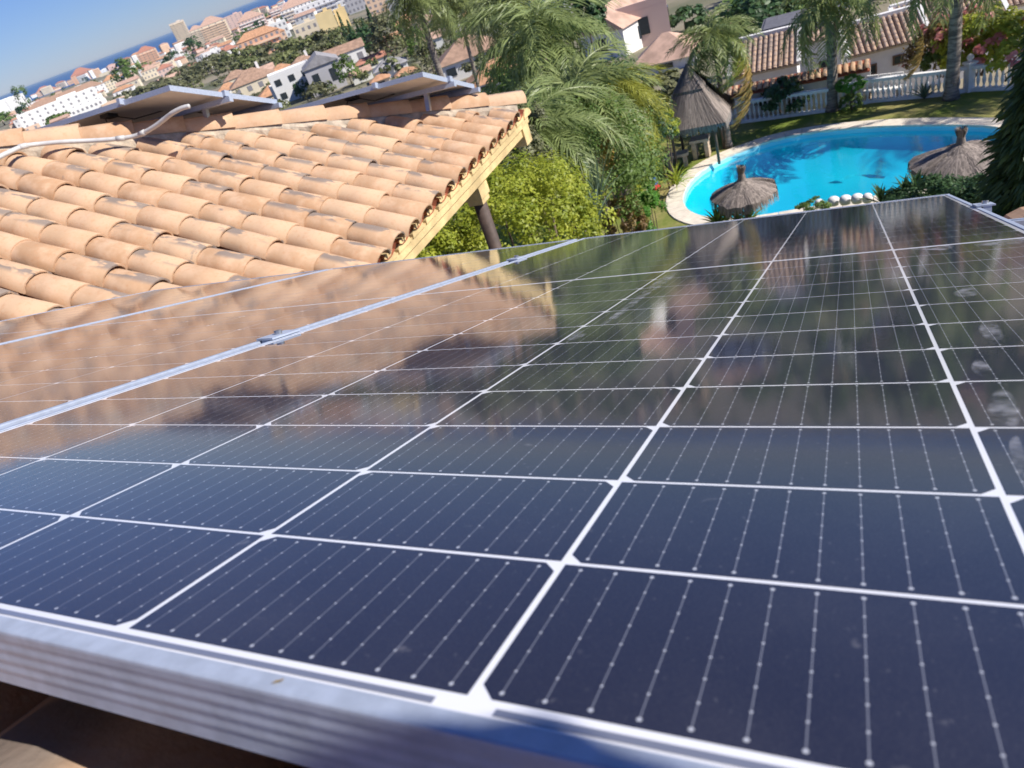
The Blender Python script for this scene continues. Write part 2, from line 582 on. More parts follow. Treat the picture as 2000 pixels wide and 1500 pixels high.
FROND = {}
def frond_mesh(kind, seed):
    """a feather leaf along +X: a curved midrib and two rows of narrow drooping leaflets (unit length)"""
    key = (kind, seed)
    if key in FROND:
        return FROND[key]
    r = np.random.default_rng(seed + 100)
    m, rise, droop, nl, ll, hang, lw = dict(
        palm=(L_PALM, 0.55, 1.05, 46, 0.28, 0.8, 0.0125),
        deep=(L_PALMD, 0.6, 1.1, 50, 0.30, 0.95, 0.009),
        gold=(L_PALMY, 0.6, 1.2, 52, 0.32, 1.4, 0.009),
        dead=(L_DEAD, 0.1, 0.4, 34, 0.24, 1.1, 0.012),
        far=(L_PALM, 0.5, 1.0, 22, 0.26, 0.6, 0.022))[kind]
    mb = MB()
    ts = np.linspace(0, 1, 12)
    def mid(t):
        return np.array([t * (1 - 0.18 * t * t), 0.04 * math.sin(seed + 3 * t), rise * t - droop * t * t * (0.8 + 0.2 * t)])
    mb.t = 0.75
    mb.tube([mid(t) for t in ts], [0.014 * (1 - 0.85 * t) + 0.002 for t in ts], 4, False)
    for i in range(nl):
        t = 0.10 + 0.9 * (i + 0.5) / nl
        p = mid(t)
        d = mid(min(1, t + 0.02)) - mid(t - 0.02)
        d /= np.linalg.norm(d)
        side = np.cross(d, [0, 0, 1.0])
        side /= np.linalg.norm(side)
        up = np.cross(side, d)
        L = ll * (0.35 + 0.65 * math.sin(math.pi * min(1, 0.12 + t * 0.86))) * (0.85 + 0.3 * r.random())
        for sg in (-1, 1):
            a = 0.35 + 0.6 * r.random()
            v = side * sg * math.cos(a) + d * math.sin(a) + up * (-0.15 + 0.75 * r.random())
            v /= np.linalg.norm(v)
            q1 = p + v * L * 0.45 + np.array([0, 0, -hang * L * 0.10])
            q2 = p + v * L * 0.80 + np.array([0, 0, -hang * L * 0.42])
            q3 = p + v * L * 0.92 + np.array([0, 0, -hang * L * 0.80])
            w = d * lw
            mb.t = float(np.clip(0.25 + 0.55 * r.random() + 0.15 * t, 0, 1))
            mb.add([p - w * .6, p + w * .6, q1 + w, q1 - w, q2 + w * .8, q2 - w * .8, q3],
                   [(0, 1, 2, 3), (3, 2, 4, 5), (5, 4, 6)])
    FROND[key] = mb.mesh('frond', m)
    return FROND[key]

def palm(label, base, crown, n_fronds, flen, kind='palm', trunk_r=(0.16, 0.12), group=None, lo=-0.9, hi=1.15, dead=0, shaft=True, seed=0, cat='palm tree', name='palm_tree', azs=None):
    base, crown = np.array(base, float), np.array(crown, float)
    root = thing(name, label, cat, base, 0, group)
    h = crown - base
    r = random.Random(seed + 7)
    path, rad = [], []
    K = 26
    for i in range(K + 1):
        t = i / K
        path.append(h * t + np.array([0.02 * math.sin(t * 5), 0.02 * math.cos(t * 4), 0]))
        ring = 1.0 + (0.035 if i % 2 else 0.0)
        rad.append((trunk_r[0] * (1 - t) + trunk_r[1] * t + 0.35 * trunk_r[0] * max(0, 0.08 - t) / 0.08) * ring)
    MB().tube(path, rad, 10).build('trunk', M_TRUNK, root, True)
    if shaft:
        d = h / np.linalg.norm(h)
        mb = MB()
        mb.t = 0.45
        for k in range(9):                       # old leaf bases wrapped round the top
            a = k * 0.7 + 0.2
            s_ = np.array([math.cos(a), math.sin(a), 0])
            z0 = h - d * (0.55 - 0.03 * k)
            mb.tube([z0 + s_ * trunk_r[1] * 0.8, z0 + s_ * trunk_r[1] * 1.35 + d * 0.28, h + d * 0.12 + s_ * trunk_r[1] * 0.9],
                    [trunk_r[1] * 0.5, trunk_r[1] * 0.42, 0.02], 6)
        mb.build('crown_shaft', L_PALMY if kind != 'deep' else L_PALMD, root, True)
    for k in range(n_fronds):
        az = (k * 2.39996 + r.uniform(-0.25, 0.25)) if azs is None else azs[k % len(azs)] + r.uniform(-0.2, 0.2)
        el = lo + (hi - lo) * ((k + 0.5) / n_fronds) + r.uniform(-0.1, 0.1)
        kd = 'dead' if k < dead else kind
        me = frond_mesh(kd, k % 4)
        L = flen * r.uniform(0.85, 1.12)
        mw = Matrix.Translation(Vector(h) + Vector((0, 0, 0.05))) @ Matrix.Rotation(az, 4, 'Z') @ Matrix.Rotation(-el, 4, 'Y') @ Matrix.Rotation(r.uniform(-.5, .5), 4, 'X') @ Matrix.Scale(L, 4)
        link('frond', me, root, mw=mw)
    return root

def blades(name, label, cat, base, n, L, w, m, group=None, spread=1.1, seed=0, droop=0.5):
    """rosette of long stiff leaves, each leaf a part"""
    root = thing(name, label, cat, base, 0, group)
    r = random.Random(seed)
    mb = MB()
    for i in range(7):
        t = i / 6
        mb.t = 0.3 + 0.5 * t
        ww = w * math.sin(math.pi * (0.18 + 0.8 * t)) * (1 - 0.25 * t)
        z = t * 0.5 - droop * t * t * 0.5
        mb.add([(t, -ww, z + ww * 0.5), (t, 0, z), (t, ww, z + ww * 0.5)], [])
    for i in range(6):
        mb.f += [(i * 3, i * 3 + 1, i * 3 + 4, i * 3 + 3), (i * 3 + 1, i * 3 + 2, i * 3 + 5, i * 3 + 4)]
        mb.mi += [0, 0]
    me = mb.mesh('leaf', m)
    for k in range(n):
        mw = Matrix.Rotation(k * 2.4 + r.uniform(-.3, .3), 4, 'Z') @ Matrix.Rotation(-(0.1 + spread * (k / n)), 4, 'Y') @ Matrix.Scale(L * r.uniform(.75, 1.1), 4)
        link('leaf', me, root, mw=mw)
    return root


# ------------------------------------------------------------------ ground, sea
def mk_ground():
    t = NT('dry_hillside')
    pos = t.n('ShaderNodeNewGeometry').outputs['Position']
    a = t.ramp(t.noise(0.02, pos, 5.0), 0.4, 0.62)
    col = t.mix(a, (0.27, 0.23, 0.16), (0.085, 0.10, 0.045))
    col = t.mix(t.math('MULTIPLY', t.ramp(t.noise(0.09, pos, 4.0), 0.5, 0.7), 0.7), col, (0.36, 0.31, 0.25))
    t.l(col, t.b.inputs['Base Color'])
    t.b.inputs['Roughness'].default_value = 0.95
    return t.m
radii = [0, 8, 16, 24, 34, 36, 40, 47, 55, 65, 80, 100, 118, 132, 148, 180, 215, 235, 260, 320, 420, 500, 610, 740, 900, 1100, 1300, 1500, 1700, 1900, 2100,
         2300, 2500, 2800, 3300, 3900, 4500, 5200, 7000, 60000]
mb = MB()
NA = 144
for r in radii:
    for k in range(NA):
        az = 2 * math.pi * k / NA
        azs = (az + math.pi) % (2 * math.pi) - math.pi
        mb.v.append((r * math.sin(az), r * math.cos(az), terrain(r, azs)))
        mb.tint.append(0.5)
for i in range(len(radii) - 1):
    for k in range(NA):
        mb.f.append((i * NA + k, (i + 1) * NA + k, (i + 1) * NA + (k + 1) % NA, i * NA + (k + 1) % NA))
        mb.mi.append(0)
tag(mb.build('ground', mk_ground(), smooth=True), 'dry hillside falling from the garden to the sea', kind='structure')

def mk_sea():
    t = NT('sea_water')
    pos = t.n('ShaderNodeNewGeometry').outputs['Position']
    t.b.inputs['Base Color'].default_value = (0.03, 0.10, 0.25, 1)
    t.b.inputs['Roughness'].default_value = 0.35
    t.b.inputs['Specular IOR Level'].default_value = 0.25
    t.l(t.bump(t.noise(0.05, pos, 4.0), 0.6, 3.0), t.b.inputs['Normal'])
    return t.m
mb = MB()
n = 96
mb.add([(0, 0, SEA)] + [(60000 * math.cos(2 * math.pi * k / n), 60000 * math.sin(2 * math.pi * k / n), SEA) for k in range(n)],
       [(0, 1 + k, 1 + (k + 1) % n) for k in range(n)])
tag(mb.build('sea', mk_sea()), 'calm blue sea out to the horizon', kind='structure')

# ------------------------------------------------------------------ garden: lawn, pool
SC = -LAWN / 10.0
def cat_rom(P, k=5):
    P = [np.array(p, float) for p in P]
    n = len(P)
    out = []
    for i in range(n):
        a, b, c, d = P[i - 1], P[i], P[(i + 1) % n], P[(i + 2) % n]
        for j in range(k):
            t = j / k
            out.append(0.5 * ((2 * b) + (c - a) * t + (2 * a - 5 * b + 4 * c - d) * t * t + (3 * b - a - 3 * c + d) * t ** 3))
    return out
WATER = [(7.71, 21.78), (7.8, 22.56), (8.04, 23.22), (8.63, 24.15), (9.46, 24.87), (10.46, 25.25), (11.52, 25.31), (12.68, 25.14),
         (13.91, 24.43), (15.1, 23.17), (16.03, 21.78), (16.64, 20.67), (17.0, 19.7), (16.9, 18.6), (16.2, 17.6), (14.9, 17.2),
         (13.3, 17.55), (11.6, 18.5), (9.6, 19.45), (8.6, 20.1), (7.95, 20.9)]
pool = cat_rom([np.array(p) * SC for p in WATER], 5)
def offset(P, d):
    n = len(P)
    out = []
    for i in range(n):
        t = P[(i + 1) % n] - P[i - 1]
        t /= np.linalg.norm(t)
        out.append(P[i] + np.array([-t[1], t[0]]) * d)
    return out
area = sum(pool[i - 1][0] * pool[i][1] - pool[i][0] * pool[i - 1][1] for i in range(len(pool)))
sgn = -1 if area > 0 else 1                      # outward
rim = offset(pool, sgn * 0.64)

def mk_lawn():
    t = NT('lawn_grass')
    pos = t.n('ShaderNodeNewGeometry').outputs['Position']
    a = t.ramp(t.noise(0.45, pos, 5.0, 0.6), 0.36, 0.62)
    col = t.mix(a, (0.36, 0.31, 0.125), (0.18, 0.235, 0.045))
    col = t.mix(t.math('MULTIPLY', t.ramp(t.noise(9.0, pos, 4.0), 0.4, 0.7), 0.45), col, (0.13, 0.18, 0.035))
    t.l(col, t.b.inputs['Base Color'])
    t.b.inputs['Roughness'].default_value = 0.95
    t.b.inputs['Specular IOR Level'].default_value = 0.1
    t.l(t.bump(t.noise(40.0, pos, 3.0), 0.9, 0.04), t.b.inputs['Normal'])
    return t.m
FENCE_PX = [(1255, 268), (1318, 256), (1400, 246), (1480, 236), (1620, 217), (1700, 200), (1850, 186), (1892, 178), (2000, 173), (2120, 175)]
fence = [g(*p)[:2] for p in FENCE_PX]
lawn_out = [np.array(p) for p in [ab(-16, 2)[:2], ab(-16, 26)[:2], ab(-8, 30)[:2]]] + \
           [f * 1.012 for f in fence] + [np.array(p) for p in [ab(20, 18)[:2], ab(22, 10)[:2], ab(22, 2)[:2]]]
bm = bmesh.new()
def loop(bm, P, z):
    vs = [bm.verts.new((p[0], p[1], z)) for p in P]
    return [bm.edges.new((vs[i - 1], vs[i])) for i in range(len(vs))]
es = loop(bm, lawn_out, LAWN) + loop(bm, offset(pool, sgn * 0.05), LAWN)
bmesh.ops.triangle_fill(bm, use_beauty=True, edges=es)
for f in bm.faces:
    if f.normal.z < 0:
        f.normal_flip()
ext = [e for e in bm.edges if e.is_boundary]
r_ = bmesh.ops.extrude_edge_only(bm, edges=ext)
for v in [q for q in r_['geom'] if isinstance(q, bmesh.types.BMVert)]:
    v.co.z -= 2.9
me = bpy.data.meshes.new('lawn')
bm.to_mesh(me)
bm.free()
me.materials.append(mk_lawn())
tag(link('lawn', me), 'patchy green and straw coloured lawn round the pool', kind='structure')

def mk_poolfloor():
    t = NT('pool_tile')
    pos = t.n('ShaderNodeNewGeometry').outputs['Position']
    v = t.n('ShaderNodeTexVoronoi', feature='DISTANCE_TO_EDGE')
    v.inputs['Scale'].default_value = 2.4
    d = t.n('ShaderNodeVectorMath', operation='ADD')
    t.l(pos, d.inputs[0])
    nz = t.n('ShaderNodeTexNoise')
    nz.inputs['Scale'].default_value = 1.2
    t.l(pos, nz.inputs['Vector'])
    t.l(nz.outputs['Color'], d.inputs[1])
    t.l(d.outputs[0], v.inputs['Vector'])
    t.l(t.mix(t.ramp(t.noise(0.5, pos, 3.0), 0.35, 0.7), (0.24, 0.70, 0.82), (0.32, 0.78, 0.86)), t.b.inputs['Base Color'])
    t.b.inputs['Roughness'].default_value = 0.7
    return t.m
def mk_water():
    t = NT('pool_water')
    pos = t.n('ShaderNodeNewGeometry').outputs['Position']
    tr = t.n('ShaderNodeBsdfTransparent')
    tr.inputs[0].default_value = (0.14, 0.84, 0.95, 1)
    gl = t.n('ShaderNodeBsdfGlossy')
    gl.inputs['Roughness'].default_value = 0.06
    fr = t.n('ShaderNodeFresnel')
    fr.inputs['IOR'].default_value = 1.33
    bmp = t.bump(t.math('ADD', t.noise(1.6, pos, 3.0), t.math('MULTIPLY', t.noise(6.0, pos, 2.0), 0.4)), 0.22, 0.05)
    t.l(bmp, gl.inputs['Normal'])
    t.l(bmp, fr.inputs['Normal'])
    ms = t.n('ShaderNodeMixShader')
    t.l(t.math('MULTIPLY', fr.outputs[0], 0.30), ms.inputs[0])
    t.l(tr.outputs[0], ms.inputs[1])
    t.l(gl.outputs[0], ms.inputs[2])
    t.l(ms.outputs[0], t.out.inputs['Surface'])
    return t.m
M_POOL = mk_poolfloor()
pool_o = thing('swimming_pool', 'curved blue swimming pool with cream stone edge on the lawn', 'swimming pool', (12 * SC, 21.5 * SC, LAWN))
O = np.array([12 * SC, 21.5 * SC])
FLOOR = -1.05
mb = MB()
n = len(pool)
top = [(p[0] - O[0], p[1] - O[1], -0.02) for p in pool]
rings = [top]
for dd, zz in ((0.10, -0.35), (0.35, -0.62), (0.75, -0.82), (1.25, -0.96), (1.8, FLOOR)):
    rings.append([(p[0] - O[0], p[1] - O[1], zz) for p in offset(pool, -sgn * dd)])
mb.add([v for r__ in rings for v in r__], [(k_ * n + i, k_ * n + (i + 1) % n, (k_ + 1) * n + (i + 1) % n, (k_ + 1) * n + i) for k_ in range(5) for i in range(n)] + [tuple(range(5 * n, 6 * n))])
mb.build('basin', M_POOL, pool_o, True)
mb = MB()
mb.add([(p[0] - O[0], p[1] - O[1], -0.16) for p in pool], [tuple(range(n))])
wo_ = mb.build('water', mk_water(), pool_o)
st = 0
k = 0
while st < n:                                    # coping stones
    en = min(n, st + 2)
    a0, a1 = pool[st], pool[en % n]
    b0, b1 = rim[st], rim[en % n]
    gap = 0.012
    def lerp(p, q, t):
        return p + (q - p) * t
    q = [lerp(a0, a1, gap), lerp(a0, a1, 1 - gap), lerp(b0, b1, 1 - gap), lerp(b0, b1, gap)]
    q = [(p[0] - O[0], p[1] - O[1]) for p in q]
    MB().prism(q, -0.05, 0.045 + rnd.uniform(-.004, .004)).build('coping_stone', M_COPING, pool_o)
    st = en
# dolphin inlay and pale waves on the pool floor
mdol = mat('inlay_dark_blue', (0.05, 0.22, 0.36), 0.6)
mdolw = mat('inlay_pale', (0.50, 0.80, 0.86), 0.6)
def floor_pt(px, py):
    p = g(px, py, LAWN + FLOOR + 0.006)
    return (p[0] - O[0], p[1] - O[1])
def inlay(px, m, name, dz=0.0):
    mb = MB()
    mb.prism([floor_pt(*p) for p in px], FLOOR + 0.004 + dz, FLOOR + 0.010 + dz)
    mb.build(name, m, pool_o)
body_top = [(1636, 355), (1650, 344), (1670, 336), (1690, 333), (1712, 332), (1732, 331)]
body_bot = [(1736, 336), (1715, 342), (1695, 341), (1675, 342), (1655, 349)]
inlay(body_top + body_bot, mdolw, 'inlay_body')
inlay([(1655, 340), (1676, 333), (1700, 330), (1727, 328), (1730, 332), (1700, 334), (1678, 337)], mdol, 'inlay_back', 0.008)
inlay([(1683, 342), (1700, 341), (1730, 345), (1727, 348), (1700, 347)], mdol, 'inlay_fin', 0.008)
inlay([(1726, 331), (1735, 325), (1737, 329), (1754, 328), (1746, 333), (1732, 336)], mdol, 'inlay_tail', 0.008)
inlay([(1618, 357), (1634, 353), (1646, 357), (1634, 358)], mdol, 'inlay_small_fish', 0.008)
inlay([(1640, 292), (1668, 283), (1700, 281), (1718, 282), (1708, 288), (1670, 293)], mdolw, 'inlay_wave')
inlay([(1770, 285), (1785, 282), (1806, 283), (1800, 286)], mdolw, 'inlay_wave')

# ------------------------------------------------------------------ balustrade round the garden
def baluster_prof():
    return [(0.055, 0.0), (0.055, 0.05), (0.03, 0.07), (0.035, 0.12), (0.062, 0.22), (0.066, 0.30), (0.045, 0.42), (0.03, 0.53),
            (0.026, 0.60), (0.05, 0.64), (0.05, 0.70)]
ME_BAL = MB().lathe(baluster_prof(), 8).mesh('baluster', M_BALUSTER, True)
def balustrade(P, label, spacing=0.19, posts=(True, True)):
    P = [np.array(p) for p in P]
    root = thing('balustrade', label, 'balustrade', (P[0][0], P[0][1], LAWN), 0, 'white balustrade round the lawn')
    o = P[0]
    for i in range(len(P) - 1):
        d = P[i + 1] - P[i]
        L = np.linalg.norm(d)
        d = d / L
        c = (P[i] + P[i + 1]) / 2 - o
        ax = [(d[0], d[1], 0), (-d[1], d[0], 0), (0, 0, 1)]
        MB().box((c[0], c[1], 0.06), (L + 0.02, 0.18, 0.12), ax).build('bottom_rail', M_BALUSTER, root)
        MB().box((c[0], c[1], 0.875), (L + 0.02, 0.2, 0.11), ax).build('top_rail', M_BALUSTER, root)
        nb = int(L / spacing)
        for k in range(nb):
            p = P[i] + d * (k + 0.5) * L / nb - o
            link('baluster', ME_BAL, root, (p[0], p[1], 0.12))
    for e, yes in zip((P[0], P[-1]), posts):
        if yes:
            p = e - o
            mb = MB()
            mb.box((p[0], p[1], 0.5), (0.27, 0.27, 1.0))
            mb.box((p[0], p[1], 1.03), (0.36, 0.36, 0.07))
            mb.build('post', M_BALUSTER, root)
            MB().lathe([(0.05, 0), (0.05, 0.04), (0.11, 0.10), (0.12, 0.17), (0.07, 0.25), (0.01, 0.28)], 10, (p[0], p[1], 1.06)).build('finial', M_BALUSTER, root, True)
fp = lambda a, b: [f for f in fence[a:b]]
balustrade(fp(0, 5), 'white balustrade in shade behind the thatched gazebo and tall palms', posts=(True, False))
balustrade(fp(4, 8), 'white balustrade behind the white bench and topiary bush', posts=(False, True))
balustrade(fp(7, 10), 'sunlit white balustrade beside the pink flowering bushes', posts=(False, False))

# ------------------------------------------------------------------ our own roof and its three panels
EX_OUT, EY0, EY1 = 0.0165, -0.018, 2.285
RP, CG = 0.09309, 0.00585
def cell_mesh(near):
    w, h, c, th = 0.0902, 0.04532, 0.0066, 0.00012
    s = -1 if near else 1
    poly = [(-w + c, s * h), (-w, s * (h - c)), (-w, -s * h), (w, -s * h), (w, s * (h - c)), (w - c, s * h)]
    if s > 0:
        poly = poly
    mb = MB()
    n = len(poly)
    vs = [(x, y, th) for x, y in poly] + [(x, y, 0) for x, y in poly]
    top_ = list(range(n))
    ar = sum(poly[i - 1][0] * poly[i][1] - poly[i][0] * poly[i - 1][1] for i in range(n))
    if ar < 0:
        top_ = top_[::-1]
    mb.add(vs, [tuple(top_)] + [(i, (i + 1) % n, n + (i + 1) % n, n + i) for i in range(n)])
    return mb.mesh('solar_cell', M_CELL)
ME_CN, ME_CF = cell_mesh(True), cell_mesh(False)
def frame_profile(mb, p0, p1, inward, zt=0.0016, zb=-0.0300, lip=0.0098):
    """one frame rail between two corners: lip over the glass and a ribbed outer face"""
    p0, p1, w = np.array(p0, float), np.array(p1, float), np.array(inward, float)
    H = zt - zb
    prof = [(lip, 0.0003), (lip, zt - 0.0004), (lip - 0.0004, zt), (0.0012, zt), (0.0003, zt - 0.0006), (0.0, zt - 0.0018), (0.0, zt - 0.0045)]
    zc = zt - 0.0045
    zc2 = zb + 0.005
    for k in range(29):                           # shallow waves along the face
        t_ = k / 28
        prof.append((0.00028 * (1 - math.cos(t_ * 2 * math.pi * 3.5)) / 2, zc + (zc2 - zc) * t_))
    prof += [(0.0, zb), (0.028, zb), (0.028, zb + 0.0015), (0.0035, zb + 0.0015), (0.0035, -0.004)]
    vs = []
    for p in (p0, p1):
        for a, z in prof:
            vs.append(p + w * a + np.array([0, 0, z]))
    n = len(prof)
    mb.add(vs, [(i, i + 1, n + i + 1, n + i) for i in range(n - 1)] + [tuple(range(n)), tuple(range(n, 2 * n))[::-1]])
def rig_panel(label, xoff):
    p = T0 + PX * xoff
    root = thing('solar_panel', label, 'solar panel', mw=basis(PX, PY, PN, p), group='solar panels on the near roof')
    xl, xr = -6 * 0.1835 - EX_OUT, EX_OUT
    MB().add([(xl + .002, EY0 + .002, 0), (xr - .002, EY0 + .002, 0), (xr - .002, EY1 - .002, 0), (xl + .002, EY1 - .002, 0),
              (xl + .002, EY0 + .002, -.004), (xr - .002, EY0 + .002, -.004), (xr - .002, EY1 - .002, -.004), (xl + .002, EY1 - .002, -.004)],
             [(0, 1, 2, 3), (7, 6, 5, 4)]).build('backsheet', M_BACK, root)
    for i in range(6):
        for r in range(24):
            y = (r + 0.5) * RP + (2 * CG if r >= 12 else 0)
            link('solar_cell', ME_CN if i % 2 else ME_CF, root, (-(i + 0.5) * 0.1835, y, 0.00003))
    for a, b in ((0, 2), (2, 4), (4, 6)):
        x0, x1 = -a * 0.1835 - 0.012, -b * 0.1835 + 0.012
        for yy in (-0.0043, 24 * RP + 2 * CG + 0.006):
            MB().box(((x0 + x1) / 2, yy, 0.0003), (x0 - x1, 0.0032, 0.0002)).build('bus_ribbon', M_RIBBON, root)
    MB().box(((xl + xr) / 2, 12 * RP + CG, 0.0003), (xr - xl - 0.04, 0.003, 0.0002)).build('bus_ribbon', M_BACK, root)
    for q0, q1, inw in (((xl, EY0, 0), (xr, EY0, 0), (0, 1, 0)), ((xl, EY1, 0), (xr, EY1, 0), (0, -1, 0)),
                        ((xl, EY0, 0), (xl, EY1, 0), (1, 0, 0)), ((xr, EY0, 0), (xr, EY1, 0), (-1, 0, 0))):
        mb = MB()
        if inw[0]:
            q0, q1 = (q0[0], q0[1] + .0001, 0), (q1[0], q1[1] - .0001, 0)
        frame_profile(mb, q0, q1, inw, 0.0016 if inw[0] == 0 else 0.0014)
        mb.build('frame_rail', M_ALU, root)
    return root
WP = 6 * 0.1835 + 2 * EX_OUT + 0.0225
panel1 = rig_panel('nearest solar panel, filling the foreground, with whitish water marks', 0.0)
panel2 = rig_panel('solar panel next left of the foreground one, between two others', -WP)
panel3 = rig_panel('leftmost solar panel of the near roof, reflecting terracotta tiles', -2 * WP)
# dried water marks on the foreground panel
def stain(px):
    P = []
    for q in px:
        r = ray(*q)
        p = r * ((T0 @ PN + 0.0012) / (r @ PN)) - T0
        P.append((p @ PX, p @ PY))
    c = np.mean(P, axis=0)
    P = cat_rom(P, 4)
    n = len(P)
    mb = MB()
    mb.t = 1.0
    mb.add([(c[0], c[1], 0.0008)] + [(c[0] + (p[0] - c[0]) * .75, c[1] + (p[1] - c[1]) * .75, 0.0008) for p in P], [(0, 1 + i, 1 + (i + 1) % n) for i in range(n)])
    o = 1
    mb.t = 0.0
    vs = [(p[0], p[1], 0.0008) for p in P]
    mb.add(vs, [])
    for i in range(n):
        mb.f.append((1 + i, 1 + n + i, 1 + n + (i + 1) % n, 1 + (i + 1) % n))
        mb.mi.append(0)
    mb.build('water_mark', M_STAIN, panel1)
stain([(1165, 640), (1200, 612), (1250, 573), (1300, 536), (1325, 528), (1318, 540), (1260, 580), (1205, 622)])
stain([(1105, 664), (1130, 645), (1150, 648), (1128, 662)])
stain([(1113, 742), (1130, 730), (1142, 731), (1125, 740)])
stain([(1752, 488), (1780, 484), (1840, 478), (1864, 478), (1850, 488), (1800, 488)])
stain([(1860, 573), (1885, 560), (1908, 562), (1910, 574), (1890, 582)])
stain([(1910, 640), (1925, 625), (1950, 632), (1962, 662), (1940, 672), (1922, 660)])
stain([(1895, 718), (1905, 700), (1925, 706), (1942, 728), (1915, 734)])
stain([(1925, 790), (1945, 760), (1975, 765), (1995, 800), (1985, 835), (1940, 825)])
stain([(1900, 478), (1950, 466), (2000, 462), (2010, 470), (1960, 480)])
stain([(1970, 860), (1990, 850), (2005, 900), (1990, 930), (1975, 900)])
stain([(1995, 925), (2020, 915), (2030, 960), (2003, 965)])
q = ray(541, 1331)
q = q * ((T0 @ PN + 0.002) / (q @ PN))
lf = leaves_mesh('dry_leaf', L_DEAD, np.array([[0, 0, 0.0], [0.002, 0.0006, 0.0006]]), np.array([[0, 0.2, 1.0], [0.2, 0, 1.0]]), np.array([0.0022, 0.0012]), 0.4)
o = link('dry_leaf', lf)
o.matrix_world = basis(PX, PY, PN, q)
tag(o, 'tiny reddish brown leaf fragment on the near frame edge of the panel', 'leaf')
# clamps between the panels, and rails under them
def clamp(px, label, tilt=0.0, end=False):
    r = ray(*px)
    p = r * ((T0 @ PN + 0.003) / (r @ PN))
    u, v = (p - T0) @ PX, (p - T0) @ PY
    gx = min(((k, abs(u - k)) for k in (EX_OUT + (0.012 if end else 0), -1.1175 - 0.0112, -1.1175 - 0.0112 - WP)), key=lambda q: q[1])[0]
    root = thing('panel_clamp', label, 'clamp', mw=basis(PX, PY, PN, T0 + PX * gx + PY * v), group='clamps holding the near solar panels')
    mb = MB()
    mb.box((0 if not end else -0.003, 0, 0.0042), (0.036, 0.068, 0.0034))
    mb.box((0, 0, -0.012), (0.016, 0.066, 0.034))
    mb.build('clamp_body', M_ALU, root)
    mb = MB()
    mb.lathe([(0.0068, 0.0062), (0.0068, 0.0125), (0.0035, 0.0125), (0.0035, 0.0085)], 10)
    mb.build('bolt', M_STEEL, root)
clamp((520, 657), 'aluminium clamp with bolt at middle of the gap between two panels')
clamp((1000, 506), 'aluminium clamp near the far end of the gap between two panels')
clamp((1925, 400), 'aluminium end clamp on the right edge of the nearest panel', end=True)
for k, v in enumerate((0.45, 0.755, 1.71)):
    if k == 0:
        continue
    mb = MB()
    mb.box((0, 0, 0), (3 * WP + 0.22, 0.04, 0.04))
    mb.box((0, 0, 0.0215), (3 * WP + 0.22, 0.012, 0.003))
    o = mb.build('mounting_rail', M_ALU)
    o.matrix_world = basis(PX, PY, PN, T0 + PX * (-1.5 * WP + 0.03) + PY * v + PN * -0.0545)
    tag(o, ('aluminium rail under the near panels, end showing at far right' if k == 2 else 'aluminium rail under the middle of the near panels'), 'rail', 'rails under the near panels')

# terracotta tiles -------------------------------------------------
def tile_mesh(name, m, L=0.45, r0=0.110, r1=0.097, th=0.013, n=9, sag=0.74):
    """barrel cover tile: x down the slope (wide end at x = 0, narrow end at x = -L), open end shows its thickness"""
    mb = MB()
    vs = []
    for (x, ro) in ((0.0, r0), (-L * .5, (r0 + r1) / 2 + .002), (-L, r1)):
        for rr in (ro, ro - th):
            for k in range(n):
                a = math.pi * k / (n - 1)
                vs.append((x, -rr * math.cos(a), rr * sag * math.sin(a) - 0.01))
    fs = []
    for s_ in range(2):
        o, i_ = s_ * 2 * n, s_ * 2 * n + n
        o2, i2 = o + 2 * n, i_ + 2 * n
        for k in range(n - 1):
            fs.append((o + k, o + k + 1, o2 + k + 1, o2 + k))
            fs.append((i_ + k + 1, i_ + k, i2 + k, i2 + k + 1))
    for k in range(n - 1):
        fs.append((k + 1, k, n + k, n + k + 1))
    mb.add(vs, fs)
    me = mb.mesh(name, m, False)
    sm = [i % 1 == 0 and i < 4 * (n - 1) for i in range(len(me.polygons))]
    me.polygons.foreach_set('use_smooth', sm)
    return me
ME_TILE = tile_mesh('roof_tile', M_TILE)
ME_TILES = [ME_TILE, tile_mesh('roof_tile', M_TILE, 0.45, 0.112, 0.096, 0.013, 9, 0.70), tile_mesh('roof_tile', M_TILE, 0.45, 0.107, 0.097, 0.014, 9, 0.78)]
def pan_strip(mb, p0, d, side, up, L, r=0.10):
    """a concave channel course, stepped tile by tile"""
    n = 6
    k = 0.0
    while k < L:
        e = min(L, k + 0.36)
        vs = []
        for t, dz in ((k, 0.018), (e, 0.0)):
            for j in range(n):
                a = math.pi * j / (n - 1)
                vs.append(p0 - d * t + side * (-r * math.cos(a)) + up * (0.045 - r * 0.75 * math.sin(a) + dz))
        mb.add(vs, [(j, j + 1, n + j + 1, n + j) for j in range(n - 1)])
        k = e
house1 = thing('panelled_house', 'house roof of terracotta tiles under the near solar panels', 'house', mw=basis(PX, PY, PN, T0 - PN * 0.188))
mb = MB()
mb.box((-1.6, 0.75, -0.07), (4.6, 3.7, 0.06))
mb.build('roof_slab', M_PAN, house1)
wall = MB()
c = T0 + PX * -1.6 + PY * 0.7
iv = basis(PX, PY, PN, T0 - PN * 0.188).inverted()
w_o = MB()
ctr = A * (c @ A) + B * (c @ B)
w_o.box((ctr[0], ctr[1], (LAWN - 2.4 - 1.75) / 2), (3.9, 2.6, abs(LAWN - 2.4 + 1.75)), [A, B, Z])
w_o.v = [tuple(iv @ Vector(v)) for v in w_o.v]
w_o.build('wall', M_YELLOW, house1)
cnt = 0
pan = MB()
bulk = MB()
